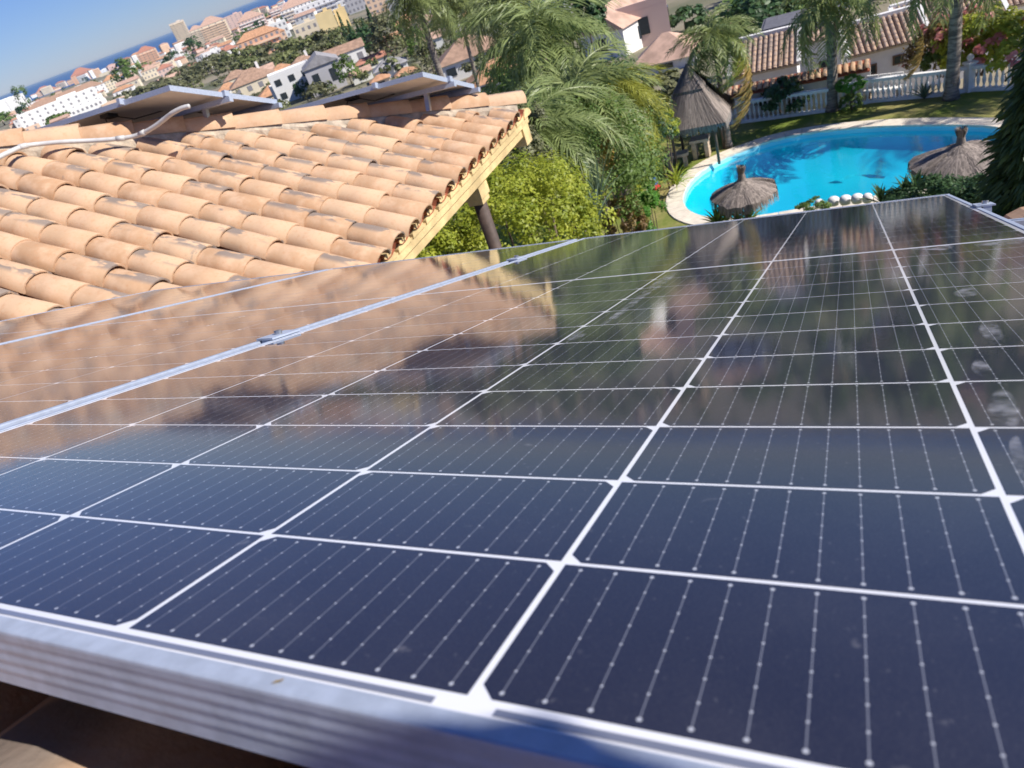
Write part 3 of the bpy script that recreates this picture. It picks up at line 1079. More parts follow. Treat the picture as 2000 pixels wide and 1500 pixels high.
for i in range(19):
    xx = 0.42 - i * 0.232 + 0.09
    pan_strip(pan, np.array([xx + 0.116, 2.55, 0.02]), np.array([0, 1.0, 0]), np.array([1.0, 0, 0]), np.array([0, 0, 1.0]), 3.6)
    for j in range(10):
        y = 2.55 - j * 0.355 + 0.03
        jit = rnd.uniform(-.01, .01)
        mw = Matrix.Translation((xx + rnd.uniform(-.006, .006), y + jit, 0.035 + rnd.uniform(0, .006))) @ Matrix.Rotation(math.pi / 2 + rnd.uniform(-.025, .025), 4, 'Z') @ Matrix.Rotation(-0.045, 4, 'Y')
        if y < 1.0:
            link('roof_tile', rnd.choice(ME_TILES), house1, mw=mw)
            cnt += 1
        else:
            src = ME_TILE
            bulk.add([tuple(mw @ v.co) for v in src.vertices], [tuple(p.vertices) for p in src.polygons])
o = pan.build('channel_tiles', M_PAN, house1); o['kind'] = 'stuff'
o = bulk.build('covered_tiles', M_TILE, house1); o['kind'] = 'stuff'

# ------------------------------------------------------------------ pavilion with the hipped tile roof
PT = R_(23.0)
C0 = np.array([-0.55857217, 4.59419552, -1.60977162])       # first tile mouth of the eave
CA, CB, CZ = C0 @ A, C0 @ B, C0[2]
BC = CB + 13.45 * 0.23                                        # hip corner along the eave
nA = A * math.sin(PT) + Z * math.cos(PT)
nB = B * math.sin(PT) + Z * math.cos(PT)
dA = A * math.cos(PT) - Z * math.sin(PT)
dB = B * math.cos(PT) - Z * math.sin(PT)
COR = ab(CA, BC, CZ)
pav = thing('tiled_pavilion', 'pavilion with hipped terracotta tile roof, ochre eave and dark corner post', 'pavilion', COR)
def loc_mw(ex, ey, ez, p):
    return basis(ex, ey, ez, np.array(p) - COR)
RUN = 5.8
mb = MB()                                                     # boarding below the tiles
def rp(a_up, b, h=0.0):
    """point on the main face: a_up metres (plan) up from the eave, b along it"""
    return ab(CA - a_up, b, CZ + a_up * math.tan(PT)) + nA * h - COR
def rq(b_up, a, h=0.0):
    return ab(a, BC - b_up, CZ + b_up * math.tan(PT)) + nB * h - COR
mb.add([rp(0.02, 2.35, -.10), rp(0.02, BC - .02, -.10), rp(RUN, BC - RUN, -.10), rp(RUN, 0.6, -.10), rp(0.62, 0.6, -.10), rp(0.62, 2.35, -.10)], [(0, 1, 2, 3, 4, 5)])
mb.add([rq(0.02, CA - .02, -.10), rq(RUN, CA - RUN, -.10), rq(0.02, CA - 2 * RUN, -.10)], [(0, 1, 2)])
mb.build('roof_boarding', M_PAN, pav)
pan = MB()
ntile = 0
SP = 0.23
for k in range(-13, 14):
    b = CB + k * SP
    Lmax = BC - b - 0.14                        # plan length up to the hip
    up0 = 0.0
    if b < 2.4:
        up0 = 0.62
    Lmax = min(Lmax, RUN)
    Ls = (Lmax) / math.cos(PT)
    if k == 13:
        pass
    else:
        pan_strip(pan, rp(up0 - 0.04, b + SP / 2, -0.045), dA, B, nA, max(0.2, (min(BC - b - SP / 2, RUN) - up0) / math.cos(PT)), 0.095)
    wob = rnd.uniform(-.01, .01)
    j = 0
    while True:
        s_ = j * 0.345 - 0.05 + rnd.uniform(-.012, .012)
        if s_ > Ls - 0.12:
            break
        if s_ * math.cos(PT) >= up0 - 0.09:
            p = rp(0, b + wob + rnd.uniform(-.007, .007), 0.0) - dA * s_ + nA * rnd.uniform(-.004, .008)
            yawj = rnd.uniform(-.03, .03)
            ex = dA * math.cos(yawj) + B * math.sin(yawj)
            ey = B * math.cos(yawj) - dA * math.sin(yawj)
            tl = 0.034 + rnd.uniform(-.008, .012)
            ex2 = ex * math.cos(tl) + nA * math.sin(tl)
            ez2 = np.cross(ex2, ey)
            m4 = basis(ex2, ey, ez2, p)
            left = Ls - s_
            if left < 0.45:                     # cut to meet the hip
                m4 = m4 @ Matrix.Diagonal((max(0.25, left / 0.45), 1, 1, 1))
            link('roof_tile', rnd.choice(ME_TILES), pav, mw=m4)
            ntile += 1
        j += 1
o = pan.build('channel_tiles', M_PAN, pav); o['kind'] = 'stuff'
bulk = MB()                                     # the far face, seen only edge on
for k in range(0, 26):
    a = CA - 0.2 - k * SP
    Ls = (CA - a if CA - a < RUN else 2 * RUN - (CA - a)) / math.cos(PT) - 0.1
    for j in range(int(Ls / 0.345)):
        p = rq(0, a, 0.0) - dB * (j * 0.345 - .05)
        ex2 = dB * math.cos(.048) + nB * math.sin(.048)
        m4 = basis(ex2, -A, np.cross(ex2, -A), p)
        bulk.add([tuple(m4 @ v.co) for v in ME_TILE.vertices], [tuple(q.vertices) for q in ME_TILE.polygons])
o = bulk.build('far_face_tiles', M_TILE, pav); o['kind'] = 'stuff'
# hip: mortar bed and cap tiles
hd = -(A + B) + Z * math.tan(PT)
hl = np.linalg.norm(hd)
hd = hd / hl
hs = np.cross(hd, Z)
hs /= np.linalg.norm(hs)
hu = np.cross(hs, hd)
if hu[2] < 0:
    hu = -hu
mb = MB()
hn = int(RUN * 1.38 / 0.06)
rows = []
for i in range(hn):
    t = 0.12 + i * 0.06
    wv = 0.145 + 0.02 * math.sin(i * .9) + rnd.uniform(-.012, .012)
    rows.append([hd * t + hs * q * k_ + hu * (z + rnd.uniform(-.008, .008)) for q, z, k_ in ((-wv, -0.07, 1), (-0.125, 0.0, 1), (-0.09, 0.06, 1), (0.09, 0.06, 1), (0.125, 0.0, 1), (wv, -0.07, 1))])
mb.add([v for r__ in rows for v in r__], [(i * 6 + j, i * 6 + j + 1, i * 6 + j + 7, i * 6 + j + 6) for i in range(hn - 1) for j in range(5)])
mb.build('hip_mortar', M_MORTAR, pav)
ME_CAP = tile_mesh('ridge_tile', M_TILE, 0.47, 0.125, 0.105, 0.015, 11, 0.86)
for i in range(21):
    t = 0.02 + i * 0.385
    tl = 0.03
    ex = -hd * math.cos(tl) + hu * math.sin(tl)
    ey = np.cross(hu, ex)
    ey /= np.linalg.norm(ey)
    m4 = basis(ex, ey, np.cross(ex, ey), hd * t + hu * (0.055 + rnd.uniform(-.006, .006)) + hs * rnd.uniform(-.008, .008))
    link('ridge_tile', ME_CAP, pav, mw=m4)
# eave: mortar plugs under the mouths, ochre fascia beam
mb = MB()
b0, b1 = 2.2, BC + 0.02
mb.box(ab(CA - 0.10, (b0 + b1) / 2, CZ - 0.195) - COR, (0.16, b1 - b0, 0.085), [A, B, Z])
mb.build('fascia_beam', M_YELLOW, pav)
mb = MB()
mb.box(ab(CA - 0.075, (b0 + b1) / 2, CZ - 0.125) - COR, (0.15, b1 - b0, 0.07), [A, B, Z])
for k in range(-6, 14):
    b = CB + k * SP
    ring = []
    for dpt in (0.0, 0.12):                     # plaster plug between two mouths, round on top
        for q in range(9):
            a = math.pi * q / 8
            ring.append(ab(CA + 0.012 - dpt, b + SP / 2 - 0.10 * math.cos(a), CZ - 0.10 + (0.075 * math.sin(a) if q not in (0, 8) else 0.0)) - COR)
    mb.add(ring, [tuple(range(9)), tuple(range(9, 18))[::-1]] + [(q, q + 9, q + 10, q + 1) for q in range(8)])
mb.build('eave_plaster', M_YELLOW, pav)
mb = MB()
mb.box(ab(CA - RUN, BC - 0.10, CZ - 0.20) - COR, (2 * RUN, 0.16, 0.26), [A, B, Z])
mb.build('side_beam', M_YELLOW, pav)
mb = MB()
mb.box(ab(CA - 0.12, 5.43, CZ - 0.31) - COR, (0.17, 0.19, 0.11), [A, B, Z])
mb.box(ab(CA - 0.12, 5.43, CZ - 0.39) - COR, (0.145, 0.155, 0.05), [A, B, Z])
mb.build('post_capital', M_YELLOW, pav)
mb = MB()
pp0 = ab(CA - 0.12, 5.43, CZ - 0.41) - COR
mb.tube([pp0, pp0 - Z * 3.0, pp0 - Z * 8.5], [0.062, 0.062, 0.066], 12)
mb.build('post', M_POST, pav, True)
for (a, b) in ((-6.5, 6.35), (-11.0, 6.35), (-4.9, 2.0)):
    mb = MB()
    q0 = ab(a, b, CZ - 0.33) - COR
    mb.box(q0 - Z * 4.4, (0.3, 0.3, 8.8), [A, B, Z])
    mb.build('wall_pier', M_YELLOW, pav)
# white conduit on the hip
def on_hip(px, h):
    n = nA
    r = ray(*px)
    return r * ((COR @ n + h) / (r @ n))
pth = [on_hip(p, h) for p, h in (((-60, 318), .11), ((-15, 312), .12), ((12, 300), .13), ((45, 286), .13), ((80, 281), .12), ((125, 277), .13), ((170, 275), .12), ((220, 272), .13), ((262, 266), .15),
                                 ((285, 257), .20), ((305, 245), .26), ((322, 232), .32), ((338, 220), .38), ((356, 211), .42), ((372, 207), .44))]
pth = [np.array(p) for p in pth]
fine = []
for i in range(len(pth) - 1):
    a, b, c_, d = pth[max(0, i - 1)], pth[i], pth[i + 1], pth[min(len(pth) - 1, i + 2)]
    for j in range(6):
        t = j / 6
        fine.append(0.5 * ((2 * b) + (c_ - a) * t + (2 * a - 5 * b + 4 * c_ - d) * t * t + (3 * b - a - 3 * c_ + d) * t ** 3))
cond = thing('conduit_pipe', 'grey cable conduit running over the ridge tiles to the far panel', 'conduit', fine[0])
o0 = fine[0]
half = int(len(fine) * .62)
mb = MB()
mb.tube([p - o0 for p in fine], 0.017, 8)
mb.build('pipe', M_CONDUIT, cond, True)
for i in (half, 18, 44):
    mb = MB()
    d = fine[min(i + 1, len(fine) - 1)] - fine[i]
    d /= np.linalg.norm(d)
    mb.tube([fine[i] - o0 - d * 0.03, fine[i] - o0 + d * 0.03], 0.021, 8)
    mb.build('coupling', M_CONDUIT, cond, True)

# panels standing on the far face, seen from behind
def back_panel(px, label, L, W, hh=0.30, tilt=0.0):
    K = hitp(*px, nB, COR, hh)
    ex, ey = -A, dB
    ez = np.cross(ex, ey)
    if ez[2] < 0:
        ez = -ez
    mw = basis(ex, ey, ez, K)
    root = thing('solar_panel', label, 'solar panel', mw=mw, group='panels mounted behind the hip of the pavilion roof')
    mb = MB()
    mb.box((L / 2, W / 2, -0.006), (L - 0.01, W - 0.01, 0.004))
    mb.build('backsheet', M_UNDER, root)
    mb = MB()
    mb.box((L / 2, W / 2, -0.002), (L - 0.01, W - 0.01, 0.003))
    mb.build('cell_sheet', M_CELL, root)
    t, h = 0.004, 0.040
    for c, d in (((L / 2, t / 2, -h / 2), (L, t, h)), ((L / 2, W - t / 2, -h / 2), (L, t, h)), ((t / 2, W / 2, -h / 2), (t, W - 2 * t, h)), ((L - t / 2, W / 2, -h / 2), (t, W - 2 * t, h))):
        MB().box(c, d).build('frame_rail', M_ALU, root)
    mb = MB()
    mb.box((L * 0.5, W * 0.16, -0.022), (0.11, 0.09, 0.028))
    mb.build('junction_box', M_BLACK, root)
    for sg in (-1, 1):
        mb = MB()
        pts = [(L * 0.5 + sg * (0.05 + 0.12 * t), W * 0.16 + 0.10 * t * t, -0.03 - 0.05 * math.sin(t * 2.2)) for t in [0, 1, 2, 3]]
        mb.tube(pts, 0.005, 5)
        mb.build('cable', M_BLACK, root, True)
    for yy in (W * 0.47, W * 0.97):
        mb = MB()
        mb.box((L / 2, yy, -0.062), (L + 0.12, 0.04, 0.04))
        mb.build('support_rail', M_ALU, root)
    for xx in (0.25, L - 0.3):
        mb = MB()
        mb.box((xx, W * 0.47, -0.082 - (hh - .1) / 2), (0.04, 0.035, hh - 0.05))
        mb.build('support_leg', M_STEEL, root)
    for xx, yy in ((0.0, W * 0.47), (L * .28, 0.0)):
        mb = MB()
        mb.box((xx - (0.012 if xx == 0 else 0), yy - (0.012 if yy == 0 else 0), -0.012), (0.035, 0.05, 0.045))
        mb.build('end_clamp', M_ALU, root)
back_panel((330, 166), 'left solar panel seen from below behind the roof ridge, conduit entering it', 1.95, 1.134, 0.26)
back_panel((825, 140), 'right solar panel seen from below at the end of the roof ridge', 1.72, 0.92, 0.225)

# ------------------------------------------------------------------ thatched things
def straw(mb, apex, rim_fn, n, z_fn, w=0.018, overs=0.12, layers=1, t0=0.0):
    """radial straws from t0..1 of the way from apex to the rim"""
    for i in range(n):
        a = 2 * math.pi * (i + rnd.random()) / n
        ta = t0 + (0.75 - t0) * rnd.random()
        tb = min(1.0, ta + 0.3 + 0.4 * rnd.random())
        q = []
        for t in (ta, (ta + tb) / 2, tb):
            x, y = rim_fn(a, t)
            q.append(np.array([x, y, z_fn(t, a) + 0.02 * rnd.random()]))
        if tb > 0.97:
            d = q[2] - q[1]
            d /= np.linalg.norm(d) + 1e-9
            q.append(q[2] + d * 0.03 + np.array([0, 0, -overs * (0.3 + rnd.random())]))
        s_ = np.array([-math.sin(a), math.cos(a), 0]) * w * (0.6 + rnd.random())
        mb.t = 0.15 + 0.8 * rnd.random()
        vs = []
        for k, p in enumerate(q):
            f = 1.0 if k < 2 else 0.7
            if k == 3:
                f = 0.2
            vs += [p - s_ * f, p + s_ * f]
        mb.add(vs, [(2 * k, 2 * k + 1, 2 * k + 3, 2 * k + 2) for k in range(len(q) - 1)])

def umbrella(px_apex, zapex, Rr, label, lean=(0, 0)):
    r = ray(*px_apex)
    ap = r * (zapex / r[2])
    h = zapex - LAWN
    root = thing('thatched_parasol', label, 'parasol', (ap[0], ap[1], LAWN), 0, 'thatched parasols beside the pool')
    lx, ly = lean
    def tr(x, y, z):
        return np.array([x + lx * z, y + ly * z, z])
    zc = h - 0.47                                # top of canopy proper
    zr = h - 0.83
    mb = MB()
    mb.tube([(0, 0, 0), (0, 0, h - 0.2)], 0.05, 8)
    mb.build('pole', M_WOOD, root, True)
    def zf(t, a):
        return zc + (zr - zc) * (t ** 1.6) + (0.035 * math.sin(a * 3) + 0.012 * math.sin(a * 13)) * t
    def rimf(a, t):
        k = 1 + 0.06 * math.sin(a * 3 + 1) + 0.03 * math.sin(a * 7) + 0.02 * math.sin(a * 17)
        return Rr * k * t * math.cos(a), Rr * k * t * math.sin(a)
    mb = MB()
    n = 28
    ring = []
    mb.t = 0.3
    for t in (0.08, 0.4, 0.7, 0.9, 0.99):
        for k in range(n):
            a = 2 * math.pi * k / n
            x, y = rimf(a, t)
            ring.append((x, y, zf(t, a) - 0.02))
    mb.add(ring, [(j * n + k, j * n + (k + 1) % n, (j + 1) * n + (k + 1) % n, (j + 1) * n + k) for j in range(4) for k in range(n)])
    straw(mb, None, rimf, 2600, zf, 0.017, 0.24)
    o = mb.build('canopy', M_THATCH, root)
    mb = MB()
    R2 = Rr * 0.44
    def zf2(t, a):
        return h - 0.36 + (-0.26) * t ** 1.4
    def rim2(a, t):
        return R2 * t * math.cos(a), R2 * t * math.sin(a)
    mb.t = 0.3
    ring = []
    for t in (0.1, 0.5, 1.0):
        for k in range(16):
            a = 2 * math.pi * k / 16
            ring.append((*rim2(a, t), zf2(t, a) - 0.02))
    mb.add(ring, [(j * 16 + k, j * 16 + (k + 1) % 16, (j + 1) * 16 + (k + 1) % 16, (j + 1) * 16 + k) for j in range(2) for k in range(16)])
    straw(mb, None, rim2, 500, zf2, 0.018, 0.10)
    mb.build('upper_tier', M_THATCH, root)
    mb = MB()
    mb.t = 0.4
    mb.lathe([(0.16, h - 0.46), (0.11, h - 0.34), (0.085, h - 0.2), (0.08, h - 0.08), (0.07, h - 0.04), (0.03, h - .02)], 12)
    for i in range(160):
        a = rnd.random() * 6.283
        mb.t = rnd.random()
        s_ = np.array([-math.sin(a), math.cos(a), 0]) * 0.010
        c = np.array([math.cos(a), math.sin(a), 0])
        z0 = h - 0.10 * rnd.random()
        p, q, w_ = c * 0.12 + Z * (h - 0.42), c * 0.09 + Z * (h - 0.2), c * (0.07 + 0.10 * rnd.random()) + Z * (z0 + 0.05)
        mb.add([p - s_, p + s_, q - s_, q + s_, w_ - s_, w_ + s_], [(0, 1, 3, 2), (2, 3, 5, 4)])
    mb.build('tied_top', M_THATCH, root)
    return root
umbrella((1446, 326), LAWN + 2.5, 0.94, 'smaller looking thatched parasol at the left rounded end of the pool')
umbrella((1878, 252), LAWN + 2.65, 1.12, 'thatched parasol at the right side of the pool, in front of the dark conifer')

# gazebo
gc = (g(1317, 333) + g(1422, 290)) / 2
gz = thing('thatched_gazebo', 'square thatched gazebo on dark posts between the pool and balustrade', 'gazebo', (gc[0], gc[1], LAWN), YAW)
EH, AH, HS = 1.74, 3.72, 1.36
for sx in (-1, 1):
    for sy in (-1, 1):
        mb = MB()
        mb.tube([(sx * .82, sy * .82, 0), (sx * .82, sy * .82, EH + .25)], 0.055, 8)
        mb.build('post', M_WOOD, gz, True)
mb = MB()
for s_ in (-1, 1):
    mb.box((0, s_ * .82, EH + .1), (1.9, .09, .1))
    mb.box((s_ * .82, 0, EH + .2), (.09, 1.9, .1))
mb.build('roof_frame', M_WOOD, gz)
def zg(t, a):
    return AH + (EH - AH) * t ** 0.92
def rimg(a, t):
    c, s_ = math.cos(a), math.sin(a)
    m_ = max(abs(c), abs(s_))
    return HS * t * c / m_, HS * t * s_ / m_
def thatch_tier(name, tb0, tb1, nst, lift, over):
    mb = MB()
    mb.t = 0.35
    n = 32
    ring = []
    tl = [tb0 + (tb1 - tb0) * q / 4 for q in range(5)]
    for t in tl:
        for k in range(n):
            a = 2 * math.pi * (k + 0.0) / n + math.pi / 4
            ring.append((*rimg(a, t), zg(t, a) + lift - 0.02))
    mb.add(ring, [(j * n + k, j * n + (k + 1) % n, (j + 1) * n + (k + 1) % n, (j + 1) * n + k) for j in range(4) for k in range(n)])
    straw(mb, None, lambda a, t: rimg(a, tb0 + (tb1 - tb0) * t), nst, lambda t, a: zg(tb0 + (tb1 - tb0) * t, a) + lift, 0.02, over)
    mb.build(name, M_THATCH, gz)
thatch_tier('thatch_skirt', 0.30, 1.0, 3600, 0.0, 0.22)
thatch_tier('thatch_cap', 0.02, 0.42, 1300, 0.09, 0.10)

# stone table and seats by the gazebo
def stone_table(px, label, L, Wd, h, yaw):
    p = g(*px)
    root = thing('stone_table', label, 'table', p, yaw, 'stone tables by the gazebo')
    mb = MB(); mb.box((0, 0, h), (L, Wd, 0.11)); mb.build('table_top', M_STONE, root)
    for s_ in (-1, 1):
        mb = MB(); mb.box((s_ * L * .33, 0, (h - .055) / 2), (0.16, Wd * .8, h - .055)); mb.build('leg', M_STONE, root)
stone_table((1325, 325), 'low stone slab bench half hidden under the yellow green grass plant', 0.95, 0.5, 0.5, YAW + .15)
stone_table((1372, 306), 'stone table with thick block legs under the gazebo roof', 0.75, 0.6, 0.75, YAW)

# ------------------------------------------------------------------ palms round the pool
b1 = g(1424, 288)
palm('palm with leaning trunk beside the gazebo, one long dry yellow frond hanging down', b1, at(1396, 88, np.linalg.norm(b1[:2]) + 0.25), 26, 1.75, 'palm', (0.13, 0.085), 'palms beside the pool', -0.75, 1.1, seed=1)
b2 = g(1626, 216)
palm('palm with swollen leaf bases and smooth grey trunk left of the topiary bush', b2, at(1622, 18, np.linalg.norm(b2[:2]) + .1), 22, 2.5, 'palm', (0.21, 0.16), 'palms beside the pool', -0.8, 1.2, seed=2)
b3 = g(1858, 193)
palm('thick trunked palm standing on the lawn at the balustrade corner', b3, at(1872, -75, np.linalg.norm(b3[:2]) + .1), 15, 2.6, 'palm', (0.23, 0.19), 'palms beside the pool', -0.8, 1.2, seed=3)
# the dry hanging frond of the first palm
def hang(px_top, px_bot, dist, kind, label, name='dry_frond'):
    a, b = at(*px_top, dist), at(*px_bot, dist)
    d = b - a
    L = np.linalg.norm(d)
    ex = d / L
    ey = np.cross(Z, ex); ey /= np.linalg.norm(ey)
    mw = basis(ex, ey, np.cross(ex, ey), a) @ Matrix.Scale(L * 1.05, 4)
    o = link(name, frond_mesh(kind, 1))
    o.matrix_world = mw
    return tag(o, label, 'palm frond')
D1 = np.linalg.norm(b1[:2])
hang((1450, 95), (1494, 240), D1 + .2, 'dead', 'long dry yellow frond hanging in front of the balustrade')
hang((1432, 70), (1470, 165), D1 + .1, 'gold', 'yellowing frond hanging over the low tiled wall')
hang((1800, 60), (1808, 155), np.linalg.norm(b3[:2]) + .6, 'dead', 'withered brown frond hanging left of the thick palm trunk')

# weeping palms in the middle of the garden
palm('large feathery palm with dark hanging fronds above the roof corner', at(1090, 300, 21) * [1, 1, 0] + [0, 0, LAWN], at(1060, 95, 21), 26, 2.3, 'deep', (0.15, 0.11), 'feathery palms in the garden', -0.9, 1.1, seed=4, shaft=False)
palm('feathery palm drooping between the roof corner and the gazebo', at(1165, 330, 17) * [1, 1, 0] + [0, 0, LAWN], at(1130, 225, 17), 30, 2.1, 'palm', (0.14, 0.10), 'feathery palms in the garden', -0.85, 1.0, seed=5, shaft=False, dead=3)
palm('yellow green weeping palm left of the gazebo', at(1205, 330, 20) * [1, 1, 0] + [0, 0, LAWN], at(1190, 215, 20), 36, 1.75, 'gold', (0.12, 0.09), 'feathery palms in the garden', -0.8, 1.0, seed=6, shaft=False)
palm('low palm with fronds arching below the weeping palms', at(1060, 360, 14) * [1, 1, 0] + [0, 0, LAWN], at(1045, 290, 14), 26, 1.75, 'deep', (0.12, 0.09), 'feathery palms in the garden', -0.5, 1.1, seed=8, shaft=False)
palm('slender palm with light crown against the brown roofs', at(1010, 90, 48) * [1, 1, 0] + [0, 0, -15.5], at(985, 20, 48), 22, 3.4, 'palm', (0.17, 0.13), 'tall palms among the houses', -0.8, 1.1, seed=9, shaft=False)
# tall palms among the houses
q = tg(856, 150)
palm('tall bare trunked palm rising behind the roof ridge, crown cut by the frame', at(862, 165, 62) * [1, 1, 0] + [0, 0, -15.6], at(816, 6, 62), 26, 3.4, 'palm', (0.30, 0.24), 'tall palms among the houses', -0.6, 1.1, seed=10, shaft=False)
palm('tall thin palm in front of the low brown roofed house', at(922, 148, 70) * [1, 1, 0] + [0, 0, -16], at(893, 8, 70), 26, 3.6, 'palm', (0.19, 0.14), 'tall palms among the houses', -0.7, 1.1, seed=11, shaft=False)

# ------------------------------------------------------------------ bushes and flowers
def S2(px, d, w_px, h_px):
    k = d * 1.12 / F
    return at(*px, d), (w_px * k / 2, w_px * k / 2, h_px * k / 2)
def bush(px, d, wp, hp, name, label, n, leaf, m, group=None, **kw):
    c, rad = S2(px, d, wp, hp)
    if d > 11 and d < 30:
        n, leaf = int(n * 2.1), leaf * 0.64
    return shrub(name, label, 'bush', c, rad, n, leaf, m, LAWN, group, **kw)
bush((1010, 455), 9.6, 330, 260, 'yellow_bush', 'large yellow green leafy bush behind the dark corner post', 17000, 0.029, L_YELLOW, clumps=150, spread=0.17, stems=5)
bush((860, 520), 9.0, 190, 150, 'yellow_bush', 'yellow green bush filling the gap under the ochre eave', 8000, 0.028, L_YELLOW, clumps=80, spread=0.2, stems=4)
bush((1085, 400), 10.8, 130, 130, 'yellow_bush', 'rounded yellow green bush next to the striped spiky plant', 7000, 0.03, L_YELLOW, clumps=60, spread=0.2)
bush((1100, 330), 15.5, 330, 240, 'green_bush', 'tangled green bush under the feathery palms', 9000, 0.065, L_GREEN, clumps=90, spread=0.2, stems=5)
bush((1020, 310), 13.0, 130, 190, 'olive_bush', 'brownish green shrub at the right of the roof corner', 3600, 0.055, L_OLIVE, clumps=50, spread=0.2)
bush((1205, 305), 19.5, 130, 180, 'yellow_bush', 'tall yellow green shrub at the left of the gazebo', 6000, 0.07, L_YELLOW, clumps=70, spread=0.2)
bush((1222, 430), 15.5, 80, 80, 'bronze_bush', 'small bronze tinted shrub at the left end of the pool', 2600, 0.05, L_RED, clumps=40, spread=0.22)
bush((1262, 425), 16.5, 80, 90, 'green_bush', 'leafy green border plant beside the pool coping', 2200, 0.055, L_BRIGHT, clumps=36, spread=0.24)
bush((1255, 385), 20.0, 60, 70, 'green_bush', 'fresh green plant by the small toy', 1500, 0.06, L_BRIGHT, clumps=30, spread=0.25)
bush((1290, 250), 27.0, 60, 60, 'yellow_bush', 'yellow green plant in front of the shaded balustrade end', 1500, 0.09, L_YELLOW, clumps=30)
bush((1300, 185), 33.0, 100, 60, 'olive_bush', 'grey green tree behind the thatched gazebo', 2600, 0.14, L_OLIVE, clumps=40)
bush((1165, 250), 26, 220, 200, 'green_bush', 'dark green tree mass behind the feathery palms', 7000, 0.11, L_DARK, clumps=80)
bush((1040, 190), 34, 170, 150, 'green_bush', 'green tree below the slender palm', 4000, 0.13, L_GREEN, clumps=60)
bush((1135, 30), 45, 70, 100, 'dark_bush', 'dark green tree left of the pink roofed house', 2400, 0.17, L_DARK, clumps=40)
bush((1480, 70), 48, 150, 110, 'green_bush', 'blue green tree behind the leaning palm crown', 3000, 0.2, L_DARK, clumps=50)
bush((1500, 30), 56, 160, 90, 'green_bush', 'mid green tree at the top edge above the grey roof', 3000, 0.2, L_GREEN, clumps=50)
# grassy plant beside the slab bench
blades('grass_plant', 'arching yellow green grass plant hanging over the slab bench', 'plant', at(1312, 300, 26.2) * [1, 1, 0] + [0, 0, LAWN + .35], 60, 0.95, 0.03, L_YELLOW, spread=1.3, seed=3, droop=1.3)
blades('spiky_plant', 'silvery green striped spiky plant right of the yellow bush', 'plant', at(1168, 432, 11.6), 34, 0.62, 0.035, L_AGAVE, spread=1.35, seed=4, droop=0.7)
blades('spiky_plant', 'blue grey yucca with thin blades above the yellow bush', 'plant', at(1172, 385, 13.0), 46, 0.75, 0.02, L_AGAVE, spread=1.5, seed=5, droop=0.3)
blades('agave', 'dark blue green agave at the right of the ochre beam', 'plant', at(985, 365, 11.5), 22, 0.5, 0.045, L_AGAVE, spread=1.3, seed=6, droop=0.2)
for k, (px, d) in enumerate([((1418, 418), 21.2), ((1440, 424), 20.9), ((1462, 420), 21.3), ((1400, 426), 20.6)]):
    lab = ['left of middle', 'middle left', 'right', 'leftmost'][k]
    pl = at(*px, d)
    blades('broad_leaf_plant', ['broad leaved green plant under the left edge of the left parasol', 'broad leaved green plant at the foot of the left parasol', 'broad leaved plant right of the left parasol pole',
                                'broad leaved plant touching the near pool coping at left'][k], 'plant', (pl[0], pl[1], pl[2] - 0.25), 26, 0.62, 0.085, L_GREEN, 'broad leaved plants at the near pool edge', spread=1.2, seed=k, droop=0.5)
bush((1585, 405), 19.5, 60, 22, 'green_bush', 'low green plant at near pool edge beside the white stones', 900, 0.05, L_GREEN, clumps=20)
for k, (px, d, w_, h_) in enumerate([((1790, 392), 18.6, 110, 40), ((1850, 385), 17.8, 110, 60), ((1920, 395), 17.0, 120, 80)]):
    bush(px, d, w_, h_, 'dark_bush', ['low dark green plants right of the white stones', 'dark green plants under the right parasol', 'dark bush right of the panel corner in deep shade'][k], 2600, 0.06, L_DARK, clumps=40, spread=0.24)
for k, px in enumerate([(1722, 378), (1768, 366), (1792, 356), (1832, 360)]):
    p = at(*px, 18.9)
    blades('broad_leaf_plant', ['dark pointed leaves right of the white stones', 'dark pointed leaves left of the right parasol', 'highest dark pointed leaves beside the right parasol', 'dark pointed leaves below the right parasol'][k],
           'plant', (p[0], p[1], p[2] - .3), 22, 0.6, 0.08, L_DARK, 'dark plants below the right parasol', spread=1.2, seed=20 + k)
L_CONIFER = leaf_mat('conifer_spray', (0.035, 0.07, 0.022), (0.13, 0.19, 0.065), 0.2)
